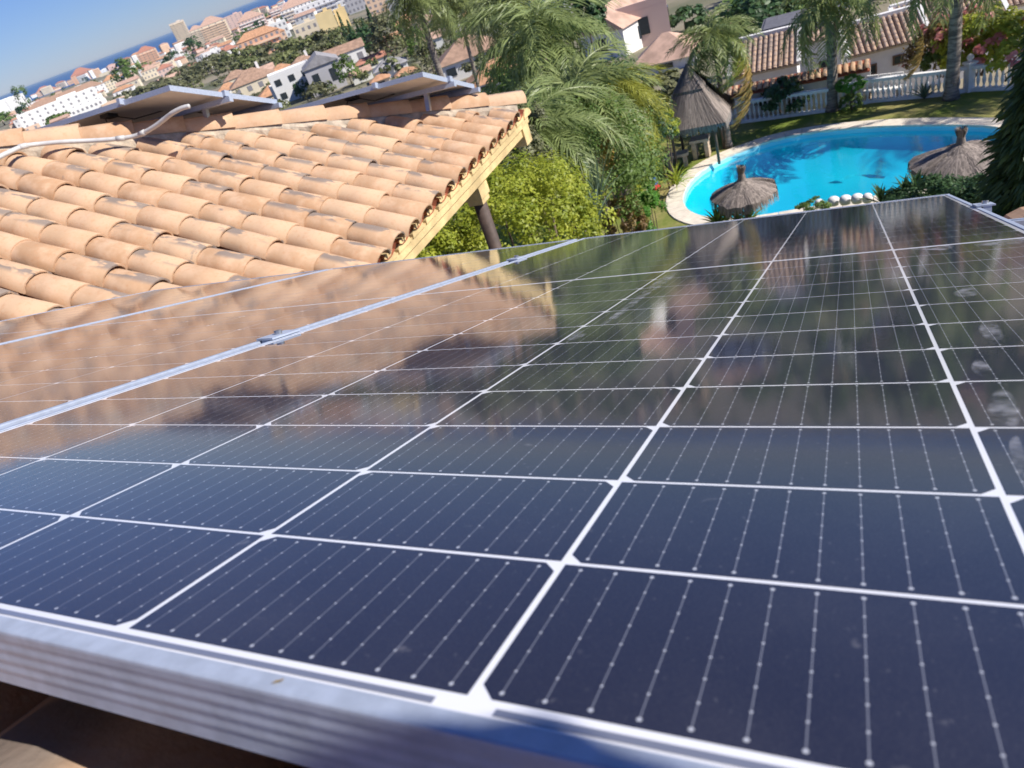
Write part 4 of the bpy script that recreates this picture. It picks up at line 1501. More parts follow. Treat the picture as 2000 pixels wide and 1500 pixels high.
# conifer on the right: drooping dark sprays
def conifer(label, base, h, R0, n, seed):
    root = thing('conifer', label, 'tree', base, 0)
    r = np.random.default_rng(seed)
    mb = MB(); mb.tube([(0, 0, 0), (0, 0, h * .95)], [0.2, 0.03], 8); mb.build('trunk', M_BRANCH, root, True)
    u = r.random(n) ** 0.8
    z = h * (0.08 + 0.92 * u)
    rad = R0 * (1 - u * 0.85) * (0.75 + 0.3 * np.sin(np.arange(n) * 0.37) * np.sin(z * 5)) * (0.55 + 0.45 * r.random(n))
    a = r.random(n) * 6.283
    a = a + 0.25 * np.sin(a * 6 + z * 3)
    P = np.stack([rad * np.cos(a), rad * np.sin(a), z - rad * 0.35], 1)
    d = np.stack([np.cos(a), np.sin(a), -0.55 + 0 * a], 1) + r.normal(size=(n, 3)) * .25
    d /= np.linalg.norm(d, axis=1, keepdims=True)
    sd = np.cross(d, r.normal(size=(n, 3)))
    sd /= np.linalg.norm(sd, axis=1, keepdims=True)
    L = 0.20 + 0.16 * r.random((n, 1))
    w = 0.03
    V = np.stack([P - sd * w, P + sd * w, P + d * L * .7 + sd * w * .8 - Z * L * .05, P + d * L - Z * L * .2, P + d * L * .7 - sd * w * .8 - Z * L * .05], 1).reshape(-1, 3)
    idx = np.arange(n)[:, None] * 5
    T = np.concatenate([idx + [[0, 1, 2]], idx + [[0, 2, 4]], idx + [[4, 2, 3]]], 1).reshape(-1, 3).astype(np.int32)
    me = bpy.data.meshes.new('foliage')
    me.vertices.add(len(V)); me.vertices.foreach_set('co', V.ravel())
    me.loops.add(T.size); me.loops.foreach_set('vertex_index', T.ravel())
    me.polygons.add(len(T)); me.polygons.foreach_set('loop_start', np.arange(0, T.size, 3, dtype=np.int32))
    me.update(calc_edges=True)
    me.materials.append(L_CONIFER)
    at_ = me.attributes.new('tint', 'FLOAT', 'POINT'); at_.data.foreach_set('value', np.repeat(r.random(n), 5).astype(np.float32))
    link('foliage', me, root)
    return root
conifer('dark feathery conifer at the right edge beyond the panel corner', at(2030, 420, 15.0) * [1, 1, 0] + [0, 0, LAWN], 6.6, 1.9, 16000, 1)
# trees off to the right that throw the shade on pool and balustrade
palm('tall palm out of frame right of the pool', np.array([27.5, 19.6, LAWN]), np.array([27.5, 19.6, LAWN + 7.4]), 13, 3.0, 'deep', (0.2, 0.15), 'palms shading the garden', -0.8, 1.1, seed=31, shaft=False)
# topiary, bench, flowers
tp = g(1663, 216)
root = thing('topiary_bush', 'two tiered clipped green topiary bush left of the white bench', 'bush', tp)
for nm, c, rad, n in (('upper_ball', (0, 0, 1.05), (0.55, 0.5, 0.30), 6500), ('lower_ball', (0, 0, 0.33), (0.42, 0.4, 0.34), 5000)):
    P, N, s_, t_ = cloud(n, c, rad, 0.026, 140, 0.14, 0.88, -0.9)
    link(nm, leaves_mesh(nm, L_BRIGHT if nm[0] == 'u' else L_GREEN, P, N, s_, 0.55, t_), root)
mb = MB(); mb.tube([(0, 0, 0), (0.03, 0, 1.0)], 0.05, 8); mb.build('trunk', M_BRANCH, root, True)
bp = (g(1694, 196) + g(1758, 190)) / 2
bd = g(1758, 190) - g(1694, 196)
bench = thing('garden_bench', 'white garden bench with solid back between topiary and palm', 'bench', bp, math.atan2(bd[1], bd[0]))
BW = 1.35
MB().box((0, 0, 0.42), (BW, 0.45, 0.06)).build('seat', M_WHITE, bench)
for k in range(3):
    mb = MB(); mb.box((-BW / 3 + k * BW / 3, 0.23, 0.68), (BW / 3 - 0.03, 0.05, 0.46), [(1, 0, 0), (0, 1, 0.18), (0, -.18, 1)]); mb.build('back_panel', M_WHITE, bench)
for s_ in (-1, 1):
    for q in (-1, 1):
        mb = MB(); mb.box((s_ * (BW / 2 - .12), q * .16, 0.195), (0.09, 0.08, 0.39)); mb.build('leg', M_STONE, bench)
for k, (px, d, w_, h_, fl) in enumerate([((1850, 95), 34, 100, 90, 90), ((1915, 85), 33, 110, 90, 260), ((1975, 95), 32, 110, 80, 260)]):
    bush(px, d, w_, h_, 'flowering_bush', ['green and orange bush behind the thick palm trunk', 'pink flowering bush above the balustrade post', 'pink flowering bush at the right edge above the balustrade'][k],
         3000, 0.09, L_YELLOW if k else L_RED, clumps=50, spread=0.22, flowers=fl, fm=L_FLOWER)
bush((1838, 118), 33.5, 50, 45, 'green_bush', 'dark green bush against the balustrade left of the thick palm', 1800, 0.09, L_GREEN, clumps=36)
blades('agave', 'grey green agave in front of the balustrade left of the thick palm', 'plant', g(1805, 193), 24, 0.75, 0.06, L_AGAVE, spread=1.1, seed=9)
bush((1530, 195), 32.5, 75, 55, 'green_bush', 'dark bush showing through the middle of the shaded balustrade', 2000, 0.09, L_DARK, clumps=36)
# orange pots behind the balusters
op = g(1597, 212) * 1.03
for k in range(4):
    o = MB().lathe([(0.15, 0), (0.2, 0.35), (0.23, 0.6), (0.25, 0.62), (0.25, 0.68), (0.2, 0.68)], 12).build('terracotta_pot', mat('orange_terracotta', (0.60, 0.20, 0.09), 0.8), None, True, loc=op + np.array([.5, -.38, 0]) * (k - 1.5) * .75)
    tag(o, ['leftmost orange pot seen through the balusters', 'second orange pot from the left behind the balusters', 'third orange pot from the left behind the balusters', 'orange pot nearest the palm trunk behind the balusters'][k], 'pot', 'orange pots behind the balustrade')
# white rounded stones at the near pool edge
for k, (px, s_) in enumerate([((1600, 397), .13), ((1628, 392), .16), ((1651, 389.5), .16), ((1674, 387), .16), ((1694, 386), .13)]):
    p = at(*px, 20.4 - .22 * k)
    p[2] = max(p[2], LAWN + .05)
    o = MB().lathe([(s_ * .8, -.12), (s_ * .98, -.05), (s_, 0.0), (s_ * .9, 0.06), (s_ * .6, 0.10), (s_ * .2, 0.115)], 14).build('white_stone', M_WHITE, None, True, loc=p)
    tag(o, ['small grey white stone, leftmost of the row at the near pool edge', 'round white stone, second from left at the near pool edge', 'round white stone in the middle of the row at the near pool edge',
            'round white stone, second from right at the near pool edge', 'white stone partly hidden by dark leaves at the row end'][k], 'stone', 'round white stones at the near pool edge')
# toy
toy = thing('garden_toy', 'small blue and red plastic toy on the grass by the pool', 'toy', g(1276, 376), 0.6)
mb = MB(); mb.box((0, 0, .42), (.42, .3, .26)); mb.build('blue_box', mat('blue_plastic', (.08, .2, .55), .4), toy)
mb = MB(); mb.box((0.05, -.1, .2), (.36, .3, .18)); mb.build('red_tray', mat('red_plastic', (.6, .04, .04), .4), toy)
mb = MB()
for a_ in (-.17, .17):
    for b_ in (-.11, .11):
        mb.box((a_, b_, .12), (.05, .05, .24))
mb.build('legs', M_BLACK, toy)

# ------------------------------------------------------------------ neighbouring houses behind the balustrade
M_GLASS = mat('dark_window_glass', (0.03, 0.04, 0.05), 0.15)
M_FARGLASS = mat('pale_far_window', (0.26, 0.25, 0.27), 0.4)  # paler than the near glass, lowers window contrast on distant buildings
M_WFRAME = mat('brown_window_frame', (0.16, 0.09, 0.05), 0.6)
M_DARKROOF = mat('grey_flat_roof', (0.13, 0.13, 0.15), 0.8)
def ridge_course(root, p0, side, down, up, width, length, sp=0.24, m=None, r=0.095):
    """tile slope: every course is a part"""
    m = m or M_TILE2
    n = int(width / sp)
    for k in range(n):
        mb = MB()
        o = p0 + side * ((k + 0.5) * sp)
        t = 0.0
        while t < length:
            e = min(length, t + 0.36)
            vs = []
            for q, lift in ((t, 0.0), (e, 0.022)):
                for j in range(6):
                    a = math.pi * j / 5
                    vs.append(o + down * q + side * (-r * math.cos(a)) + up * (r * 0.85 * math.sin(a) + lift))
            mb.add(vs, [(j, j + 1, 7 + j, 6 + j) for j in range(5)])
            t = e
        ob = mb.build('tile_row', m, root)
def slope_house(label, px_corner, d, eave_az, wid, slope_len, pitch, wall_h, m=None, depth=None, cat='house', name='neighbour_house', wins=(), back=True):
    """white house whose tile slope faces the camera: px_corner is the left end of its eave"""
    p = at(*px_corner, d)
    e = np.array([math.sin(R_(eave_az)), math.cos(R_(eave_az)), 0.0])
    dn = np.array([e[1], -e[0], 0.0])
    if dn @ p > 0:
        dn = -dn
    root = thing(name, label, cat, (p[0], p[1], p[2] - wall_h))
    o = np.array([0, 0, wall_h])
    dv = dn * math.cos(pitch) - Z * math.sin(pitch)
    up = dn * math.sin(pitch) + Z * math.cos(pitch)
    ridge = o - dv * slope_len
    mb = MB()
    mb.add([ridge - up * .04, ridge + e * wid - up * .04, o + e * wid - up * .04, o - up * .04, ridge - up * .14, ridge + e * wid - up * .14, o + e * wid - up * .14, o - up * .14],
           [(0, 1, 2, 3), (4, 7, 6, 5), (0, 4, 5, 1), (3, 2, 6, 7), (0, 3, 7, 4), (1, 5, 6, 2)])
    mb.build('roof_slab', M_MORTAR, root)
    ridge_course(root, ridge, e, dv, up, wid, slope_len + .06, m=m)
    w0 = o - dn * 0.25 - Z * 0.12
    hz = slope_len * math.cos(pitch)
    rise = slope_len * math.sin(pitch)
    a, b = w0, w0 + e * wid
    bk = -dn * (hz - .25)
    mb = MB()
    vs = [a + e * .12 - Z * (wall_h + 2), b - e * .12 - Z * (wall_h + 2), b - e * .12, a + e * .12,
          a + e * .12 + bk - Z * (wall_h + 2), b - e * .12 + bk - Z * (wall_h + 2), b - e * .12 + bk + Z * (rise - .12), a + e * .12 + bk + Z * (rise - .12)]
    mb.add(vs, [(0, 1, 2, 3), (5, 4, 7, 6), (4, 0, 3, 7), (1, 5, 6, 2), (3, 2, 6, 7)])
    mb.build('wall', M_WHITE, root)
    # white verge walls along both sloping edges
    for s_ in (0.0, wid):
        mb = MB()
        c = ridge + e * s_ + dv * slope_len / 2 + up * 0.03
        mb.box(c, (slope_len + .05, 0.2, 0.16), [dv, e, up])
        mb.build('verge', M_WHITE, root)
    mb = MB()
    mb.box(ridge + e * wid / 2 + up * .05 - dn * .05, (wid, .28, .22), [e, dn, Z])
    mb.build('ridge_band', M_WHITE, root)
    for (u, zz, ww, hh) in wins:
        c = w0 + e * u + Z * zz + dn * 0.02
        f = MB(); f.box(c, (ww + .12, .06, hh + .12), [e, dn, Z]); fo = f.build('window', M_WFRAME, root)
        q = MB(); q.box(c + dn * .035, (ww, .02, hh), [e, dn, Z]); q.build('pane', M_GLASS, fo)
    return root
slope_house('white neighbour house with sunlit brown tile roof behind the topiary bush', (1657, 112), 37, 112, 3.3, 2.1, R_(24), 3.0, wins=((1.0, -0.75, .3, .35), (2.1, -.6, .35, .3)))
slope_house('white neighbour house with brown tile roof higher up behind the palm trunks', (1764, 86), 42, 112, 4.6, 2.9, R_(24), 3.6)
slope_house('white neighbour house with greyish pink tile roof behind the gazebo', (1425, 152), 37, 122, 3.1, 2.6, R_(22), 2.6)
slope_house('white house part with small tile roof above the low tiled wall', (1562, 86), 41, 122, 2.0, 1.3, R_(24), 3.4, wins=((1.0, -1.2, .25, .3),))
slope_house('pale house with tile roof in the top right corner', (1935, 22), 44, 118, 5.0, 2.6, R_(20), 4.0)
# white block with a dark flat roof
fb0 = at(1492, 62, 42)
root = thing('white_block_house', 'white building with thin dark flat roof above the tile roofs', 'house', fb0 - Z * 4.5, YAW)
MB().box((1.75, 1.3, 2.2), (3.4, 2.4, 4.4)).build('wall', M_WHITE, root)
MB().box((1.75, 1.3, 4.46), (3.9, 2.9, 0.12)).build('flat_roof', M_DARKROOF, root)
MB().box((1.75, 1.3, 4.56), (3.6, 2.6, 0.06)).build('roof_edge', M_DARKROOF, root)
# low wall with a coping of tiles
cw0, cw1 = at(1418, 168, 33.6), at(1700, 137, 33.0)
d_ = cw1 - cw0; d_[2] = 0
Lw = np.linalg.norm(d_); d_ /= Lw
nrm = np.array([d_[1], -d_[0], 0])
if nrm @ cw0 > 0: nrm = -nrm
zt = (cw0[2] + cw1[2]) / 2
root = thing('garden_wall', 'low white wall with a coping of orange tiles behind the balustrade', 'wall', (cw0[0], cw0[1], zt - 3.5))
mb = MB(); mb.box(d_ * Lw / 2 + Z * 1.65, (Lw, .3, 3.5), [d_, nrm, Z]); mb.build('wall', M_WHITE, root)
nt_ = int(Lw / 0.25)
me_c = None
for k in range(nt_):
    dv = nrm * math.cos(.4) - Z * math.sin(.4)
    up = nrm * math.sin(.4) + Z * math.cos(.4)
    p = d_ * ((k + .5) * Lw / nt_) + nrm * .38 + Z * 3.42
    m4 = basis(dv, np.cross(up, dv), up, p) @ Matrix.Diagonal((1.2, 1.0, 1.0, 1))
    link('coping_tile', ME_TILE, root, mw=m4)
mb = MB(); mb.box(d_ * Lw / 2 + Z * 3.46 + nrm * .05, (Lw, .7, .06), [d_, nrm * math.cos(.4) - Z * math.sin(.4), nrm * math.sin(.4) + Z * math.cos(.4)]); mb.build('coping_bed', M_PAN, root)

# ------------------------------------------------------------------ the town
ROOF_C = dict(brown=(0.36, 0.23, 0.16), orange=(0.50, 0.27, 0.15), red=(0.42, 0.19, 0.13), grey=(0.30, 0.29, 0.30), pink=(0.50, 0.33, 0.25))
WALL_C = dict(white=(0.80, 0.79, 0.77), cream=(0.72, 0.63, 0.48), yellow=(0.76, 0.60, 0.32), salmon=(0.66, 0.40, 0.27), peach=(0.72, 0.52, 0.38), pink=(0.66, 0.48, 0.42), beige=(0.66, 0.57, 0.47), grey=(0.45, 0.44, 0.46))
M_ROOFS = {k: mat('tile_roof_' + k, c, 0.9, 0, 0.22, 0.9, world_space=True) for k, c in ROOF_C.items()}
M_WALLS = {k: mat('render_' + k, c, 0.9, 0, 0.06, 0.2, world_space=True) for k, c in WALL_C.items()}
def hip_roof(mb, w, d, h, z, ov, gable):
    w2, d2 = w / 2 + ov, d / 2 + ov
    if w >= d:
        r = 0 if False else (w2 - (0 if gable else d2))
        rp_ = [(-r, 0, z + h), (r, 0, z + h)]
        vs = [(-w2, -d2, z), (w2, -d2, z), (w2, d2, z), (-w2, d2, z)] + rp_
        fs = [(0, 1, 5, 4), (2, 3, 4, 5), (1, 2, 5), (3, 0, 4), (3, 2, 1, 0)]
    else:
        r = d2 - (0 if gable else w2)
        rp_ = [(0, -r, z + h), (0, r, z + h)]
        vs = [(-w2, -d2, z), (w2, -d2, z), (w2, d2, z), (-w2, d2, z)] + rp_
        fs = [(1, 2, 5, 4), (3, 0, 4, 5), (0, 1, 4), (2, 3, 5), (3, 2, 1, 0)]
    mb.add(vs, fs)
def town_house(px, wpx, hpx, label, wall='white', roof=None, gable=False, dep=0.8, yaw=None, floors=None, group=None, name=None, cat=None, dist=None, bal=None, chim=False, roof_h=0.28, wins=True):
    p = at(*px, dist) if dist and dist < 60 else tg(*px)
    Dd = np.linalg.norm(p)
    w, h = wpx * Dd / F * 1.0, hpx * Dd / F
    d = w * dep
    az = math.atan2(p[0], p[1])
    yw = -az if yaw is None else yaw
    name = name or ('house' if h < 9 else 'apartment_block')
    root = thing(name, label, cat or ('house' if h < 9 else 'apartment block'), p, yw, group)
    ymid = d / 2
    MB().box((0, ymid, h / 2 - 1.5), (w, d, h + 3)).build('wall', M_WALLS[wall], root)
    if roof:
        mb = MB()
        hip_roof(mb, w, d, min(w, d) * roof_h, h + .01, 0.35, gable)
        mb.v = [(x, y + ymid, z) for x, y, z in mb.v]
        mb.build('roof', M_ROOFS[roof], root)
    else:
        mb = MB()
        mb.box((0, .12, h + .35), (w, .25, .7)); mb.box((0, d - .12, h + .35), (w, .25, .7))
        mb.box((-w / 2 + .12, ymid, h + .35), (.25, d - .5, .7)); mb.box((w / 2 - .12, ymid, h + .35), (.25, d - .5, .7))
        mb.build('parapet', M_WALLS[wall], root)
        if h > 8:
            MB().box((w * .15, ymid, h + 1.2), (w * .25, d * .3, 2.4)).build('stair_tower', M_WALLS[wall], root)
    if chim:
        mb = MB(); mb.box((w * .22, ymid + d * .1, h + min(w, d) * .28), (.9, .9, 2.2)); mb.build('chimney', M_WALLS['white'], root)
    pxs = F / Dd
    if wins:
        fl = floors or max(1, int(h / 3.0))
        fh = h / fl
        nw = max(1, int(w / 3.2))
        if fl * nw > 40:
            nw = max(1, 40 // fl)
        ww = min(1.5, w / nw * .45)
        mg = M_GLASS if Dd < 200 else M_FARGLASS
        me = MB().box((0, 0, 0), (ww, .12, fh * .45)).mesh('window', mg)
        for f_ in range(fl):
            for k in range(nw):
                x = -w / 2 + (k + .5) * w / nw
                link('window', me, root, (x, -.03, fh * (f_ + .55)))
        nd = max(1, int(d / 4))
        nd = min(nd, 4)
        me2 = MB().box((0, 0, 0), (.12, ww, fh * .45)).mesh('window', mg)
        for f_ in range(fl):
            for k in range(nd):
                link('window', me2, root, (w / 2 + .03, (k + .5) * d / nd, fh * (f_ + .55)))
        if bal:
            for f_ in range(1, fl):
                MB().box((0, -.6, fh * f_), (w * .92, 1.3, .9)).build('balcony', M_WALLS[bal], root)
    return root
TH = town_house
# coast
TH((369, 92), 24, 38, 'tall beige tower block standing alone against the sea', 'beige', None, dep=.9, bal='cream')
TH((398, 88), 26, 24, 'cream block right next to the tall tower', 'cream', 'pink', bal='beige')
TH((432, 84), 46, 30, 'cream apartment block with pinkish roof near the shore', 'cream', 'pink', bal='peach')
TH((470, 62), 30, 26, 'pale pink block at the shore left of the town centre', 'pink', None)
TH((300, 128), 32, 22, 'stepped peach building on the shore', 'peach', 'red', bal='salmon')
TH((168, 158), 34, 12, 'low red roofed building on the shore', 'salmon', 'red')
TH((201, 142), 26, 9, 'pale striped building on the shore right of the red roofed one', 'white', None)
TH((88, 178), 36, 8, 'low pinkish building on the shore at left', 'pink', 'red')
TH((22, 205), 46, 16, 'white block at the left edge above the shore trees', 'white', None)
TH((15, 226), 70, 20, 'white terrace at the left edge of the photo', 'white', None, dist=650)
TH((140, 208), 120, 14, 'long white terrace, upper row', 'white', 'brown', dep=.25, dist=800)
TH((130, 232), 120, 26, 'long white terrace, lower row with grey windows', 'white', None, dep=.25, dist=520)
TH((180, 226), 50, 16, 'small white house right of the long terrace', 'white', None, dist=480)
TH((228, 172), 28, 14, 'cream house among trees left of the sandy slope', 'cream', 'orange')
TH((330, 148), 26, 12, 'pink roofed house left of the brown scrub', 'pink', 'red')
TH((300, 152), 28, 13, 'pale yellow house with terrace below the stepped building', 'cream', 'pink')
TH((415, 122), 30, 12, 'small pink house in front of the cream blocks', 'pink', 'pink')
TH((455, 112), 30, 12, 'small white house left of the salmon building', 'white', 'red')
# town centre
TH((502, 64), 46, 22, 'rose coloured block with rounded white roof behind', 'pink', 'pink', bal='white')
TH((520, 108), 74, 30, 'long salmon building with orange tiled roof', 'salmon', 'orange', dep=.5, bal='peach')
TH((555, 78), 30, 26, 'bright white cube beside the salmon building', 'white', None)
TH((545, 92), 40, 20, 'peach wing at the right end of the salmon building', 'peach', 'orange')
TH((608, 78), 42, 24, 'cream house with small dark windows left of the yellow blocks', 'cream', None)
TH((648, 66), 30, 32, 'plain yellow block, the wider of two', 'yellow', None, wins=False)
TH((676, 54), 20, 28, 'plain yellow block, the narrower of two beside the cypresses', 'yellow', None, wins=False)
TH((640, 34), 96, 26, 'large white apartment building behind the yellow blocks', 'white', None, dep=.4, bal='grey')
TH((590, 42), 54, 24, 'white apartment block left of the large white building', 'white', 'pink', bal='beige')
TH((562, 34), 50, 18, 'pale rose block behind the white cube', 'pink', None, bal='white')
TH((745, 26), 38, 34, 'tall cream building behind the cypress tops', 'peach', None)
TH((710, 20), 50, 26, 'pale grey building at the top edge left of the cream one', 'grey', 'grey')
TH((790, 34), 40, 34, 'lavender grey building beside the tall cream one', 'grey', None)
# near slope
TH((588, 192), 74, 44, 'bright white villa with rounded walls above the right far panel', 'white', None, dist=240, dep=.5)
TH((560, 200), 34, 26, 'small white annexe left of the bright white villa', 'white', None)
TH((615, 160), 34, 20, 'white upper storey behind the bright white villa', 'white', 'brown')
TH((648, 178), 62, 44, 'white villa with grey gabled front', 'grey', 'grey', dist=225, gable=True, dep=1.3)
TH((680, 142), 84, 30, 'white house with brown roof above the grey gabled villa', 'white', 'brown', dist=290, dep=.5, gable=True)
TH((600, 142), 50, 14, 'house with brown roof left of the grey gabled villa', 'white', 'brown', dist=300, chim=True)
TH((505, 180), 80, 18, 'wide house with brown hipped roof and white chimney', 'cream', 'brown', dist=330, chim=True)
TH((470, 166), 46, 12, 'small house with dusty brown roof at the edge of the scrub', 'cream', 'brown', dist=360)
TH((545, 200), 60, 14, 'orange brown roofed house directly behind the middle of the far panels', 'cream', 'orange', dist=260)
TH((735, 132), 70, 12, 'low white house with terracotta terrace right of the white villas', 'white', 'red', dist=260, dep=.4)
TH((770, 150), 60, 16, 'low white building with glass roof behind the right far panel', 'white', 'grey', dist=190)
TH((800, 160), 40, 14, 'small terracotta roofed hut behind the right far panel', 'white', 'orange', dist=120)
TH((806, 74), 46, 26, 'pink house with orange roof left of the tall palm trunk', 'peach', 'orange', dist=160)
TH((862, 46), 26, 24, 'white villa between the two tall palms', 'white', None, dist=220)
TH((930, 146), 120, 30, 'low house with wide brown hipped roof in front of the thin palm', 'white', 'brown', dist=95, dep=.8, roof_h=.3)
TH((985, 172), 120, 16, 'house with orange brown roof half hidden by feathery palms', 'white', 'orange', dist=70)
TH((1182, 118), 95, 46, 'white gabled house with pinkish brown roof', 'white', 'pink', dist=92, gable=True, dep=1.2, yaw=YAW - .35, roof_h=.38)
TH((1262, 92), 90, 60, 'pinkish grey apartment house with terracotta balconies and white pillars', 'pink', None, dist=110, bal='salmon', yaw=YAW + .2)
TH((1300, 142), 110, 18, 'house with broad pale orange roof beside the clipped hedge', 'white', 'pink', dist=72, dep=.9, roof_h=.36, yaw=YAW)
TH((1420, 90), 60, 22, 'brown roofed house behind the leaning palm crown', 'white', 'brown', dist=75)
TH((1600, 30), 120, 30, 'house with pinkish brown roof behind the palm with swollen leaf bases', 'white', 'pink', dist=70, roof_h=.36)
TH((1000, 60), 90, 40, 'grey brown roofed house behind the slender palm', 'white', 'brown', dist=130)
TH((1080, 40), 70, 40, 'white house with brown roof at the top edge', 'white', 'brown', dist=150)
# rows of small far buildings
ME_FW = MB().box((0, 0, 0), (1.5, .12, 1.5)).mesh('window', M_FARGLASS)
walls = ['white', 'white', 'cream', 'pink', 'peach', 'beige', 'white']
roofs = [None, 'red', 'pink', None, 'orange', 'brown']
grp = 'small pale buildings of the far town'
az = R_(-25.5)
while az < R_(6):
    k = coast(az)
    Dd = (1750 + 430 * rnd.random()) * k
    z = terrain(Dd, az)
    w, h = rnd.uniform(14, 38), rnd.choice([7, 9, 12, 16, 19, 22])
    if az > R_(-11):
        h *= 1.25
    o = None
    def far_building(Dd, az, z, w, h, wc, rc):
        p = (Dd * math.sin(az), Dd * math.cos(az), z)
        lab = f"{'small' if Dd < 1000 else 'tiny'} {wc} building with {rc + ' roof' if rc else 'flat roof'} in the crowded far town {'left of the tower' if az < R_(-13) else 'right of the tower'}"
        root = thing('far_building', lab, 'building', p, -az + rnd.uniform(-.4, .4), lab.replace('building', 'buildings'))
        MB().box((0, 0, h / 2 - 2), (w, w * .6, h + 4)).build('wall', M_WALLS[wc], root)
        if rc:
            mb = MB(); hip_roof(mb, w, w * .6, w * .13, h + .01, .4, rnd.random() < .4); mb.build('roof', M_ROOFS[rc], root)
        fl = max(1, int(h / 3.2))
        for f_ in range(fl):
            nw = max(2, int(w / 4.5))
            for q in range(nw if h > 6 and Dd < 1500 else 0):
                link('window', ME_FW, root, (-w / 2 + (q + .5) * w / nw, -w * .3 - .03, (f_ + .55) * h / fl))
            if h > 10:
                MB().box((0, -w * .3 - .5, (f_ + .12) * h / fl), (w * .8, 1.0, h / fl * .3)).build('balcony', M_WALLS[wc], root)
    far_building(Dd, az, z, w, h, rnd.choice(walls), rnd.choice(roofs))
    if rnd.random() < .7:
        D2 = (900 + 700 * rnd.random()) * min(k, 1.2)
        a2 = az + rnd.uniform(-.01, .01)
        far_building(D2, a2, terrain(D2, a2), rnd.uniform(9, 18), rnd.choice([5, 6, 7, 9]), rnd.choice(walls), rnd.choice(roofs[1:]))
    az += (w * rnd.uniform(.75, 1.15)) / Dd

# trees of the town and the scrub slope
def far_tree(px, wpx, hpx, label, m, dist=None, n=420, cone=False, group=None, name='tree'):
    p = tg(*px)
    Dd = np.linalg.norm(p)
    w, h = wpx * Dd / F, hpx * Dd / F
    root = thing(name, label, 'tree', p, 0, group)
    if cone:
        u = rng.random(n)
        a = rng.random(n) * 6.283
        rr = w / 2 * (1 - u) ** .75 * (0.7 + .35 * rng.random(n))
        P = np.stack([rr * np.cos(a), rr * np.sin(a), h * (.04 + .96 * u)], 1)
        N = np.stack([np.cos(a), np.sin(a), .4 + 0 * a], 1) + rng.normal(size=(n, 3)) * .3
        me = leaves_mesh('crown', m, P, N, w * .13 * (.7 + .6 * rng.random(n)), .6)
    else:
        P, N, s_, t_ = cloud(n, (0, 0, h * .55), (w / 2, w / 2, h * .5), w * .055, 34, .26, .62, -.5)
        me = leaves_mesh('crown', m, P, N, s_, .7, t_)
    link('crown', me, root)
    mb = MB(); mb.tube([(0, 0, -.5), (0, 0, h * .6)], [max(.12, w * .03), max(.06, w * .015)], 6); mb.build('trunk', M_BRANCH, root, True)
for k, (x, y, w_, h_) in enumerate([(688, 78, 12, 62), (703, 84, 14, 54), (717, 82, 14, 46), (729, 76, 14, 50), (745, 72, 18, 66)]):
    far_tree((x, y + 20), w_, h_, ['leftmost dark cypress beside the yellow blocks', 'second cypress from the left beside the yellow blocks', 'middle cypress of the five', 'fourth cypress from the left', 'tallest cypress, rightmost of the five'][k],
             L_DARK, 235, 500, True, 'cypresses beside the yellow blocks', 'cypress')
T_ = [((768, 118), 62, 70, 'big dull green tree right of the cypresses', L_OLIVE, 190), ((725, 112), 60, 46, 'dark green tree under the cypresses', L_DARK, 225), ((800, 108), 40, 60, 'dark green tree left of the tall palm', L_GREEN, 170),
      ((830, 125), 46, 56, 'bright green tree beside the tall palm trunk', L_GREEN, 120), ((850, 150), 46, 56, 'grey olive tree at the foot of the tall palm', L_OLIVE, 85), ((690, 170), 44, 48, 'green tree right of the grey gabled villa', L_GREEN, 200),
      ((598, 190), 34, 26, 'dark green tree in front of the bright white villa', L_DARK, 215), ((640, 184), 30, 14, 'low green bushes before the grey gabled villa', L_GREEN, 200), ((880, 70), 60, 44, 'green tree behind the thin palm', L_GREEN, 150),
      ((905, 100), 40, 30, 'dark tree between the thin palm and brown roof', L_DARK, 120), ((262, 170), 46, 40, 'large dark green tree left of the sandy slope', L_GREEN, 800), ((60, 214), 26, 34, 'dark tree between the white blocks at left', L_GREEN, 620),
      ((58, 240), 26, 26, 'dark blue green tree in front of the left white terrace', L_DARK, 420), ((195, 185), 22, 20, 'green tree above the end of the long terrace', L_GREEN, 850), ((192, 205), 26, 16, 'olive tree right of the long terrace', L_OLIVE, 600),
      ((115, 240), 40, 12, 'low hedge in front of the lower white terrace', L_GREEN, 420), ((150, 222), 18, 16, 'green tree in the gap of the lower terrace', L_GREEN, 520), ((385, 106), 34, 24, 'dark green tree at the foot of the tower', L_DARK, 1300),
      ((432, 82), 24, 14, 'green tree in front of the cream apartment block', L_GREEN, 1500), ((345, 122), 24, 16, 'dark trees left of the tower foot', L_DARK, 1400), ((418, 112), 16, 14, 'green tree among the pink houses', L_GREEN, 1000),
      ((1340, 62), 80, 34, 'clipped dark hedge in front of the pinkish apartments', L_DARK, 80), ((1010, 130), 60, 40, 'green tree beside the brown hipped roof', L_GREEN, 75), ((950, 60), 70, 50, 'green trees behind the thin palm to the right', L_GREEN, 140),
      ((1060, 90), 80, 70, 'tall green tree left of the white gabled house', L_GREEN, 70), ((880, 120), 30, 18, 'orange and green shrub at left of brown hipped roof', L_RED, 100), ((10, 245), 40, 16, 'green shrubs in the lower left corner of the town', L_GREEN, 380)]
for px, w_, h_, lab, m, d in T_:
    far_tree(px, w_, h_, lab, m, d, 650 if w_ > 40 else 380)
k = 0
L_SCRUB = leaf_mat('scrub_leaf', (0.08, 0.105, 0.035), (0.24, 0.26, 0.10), 0.2)
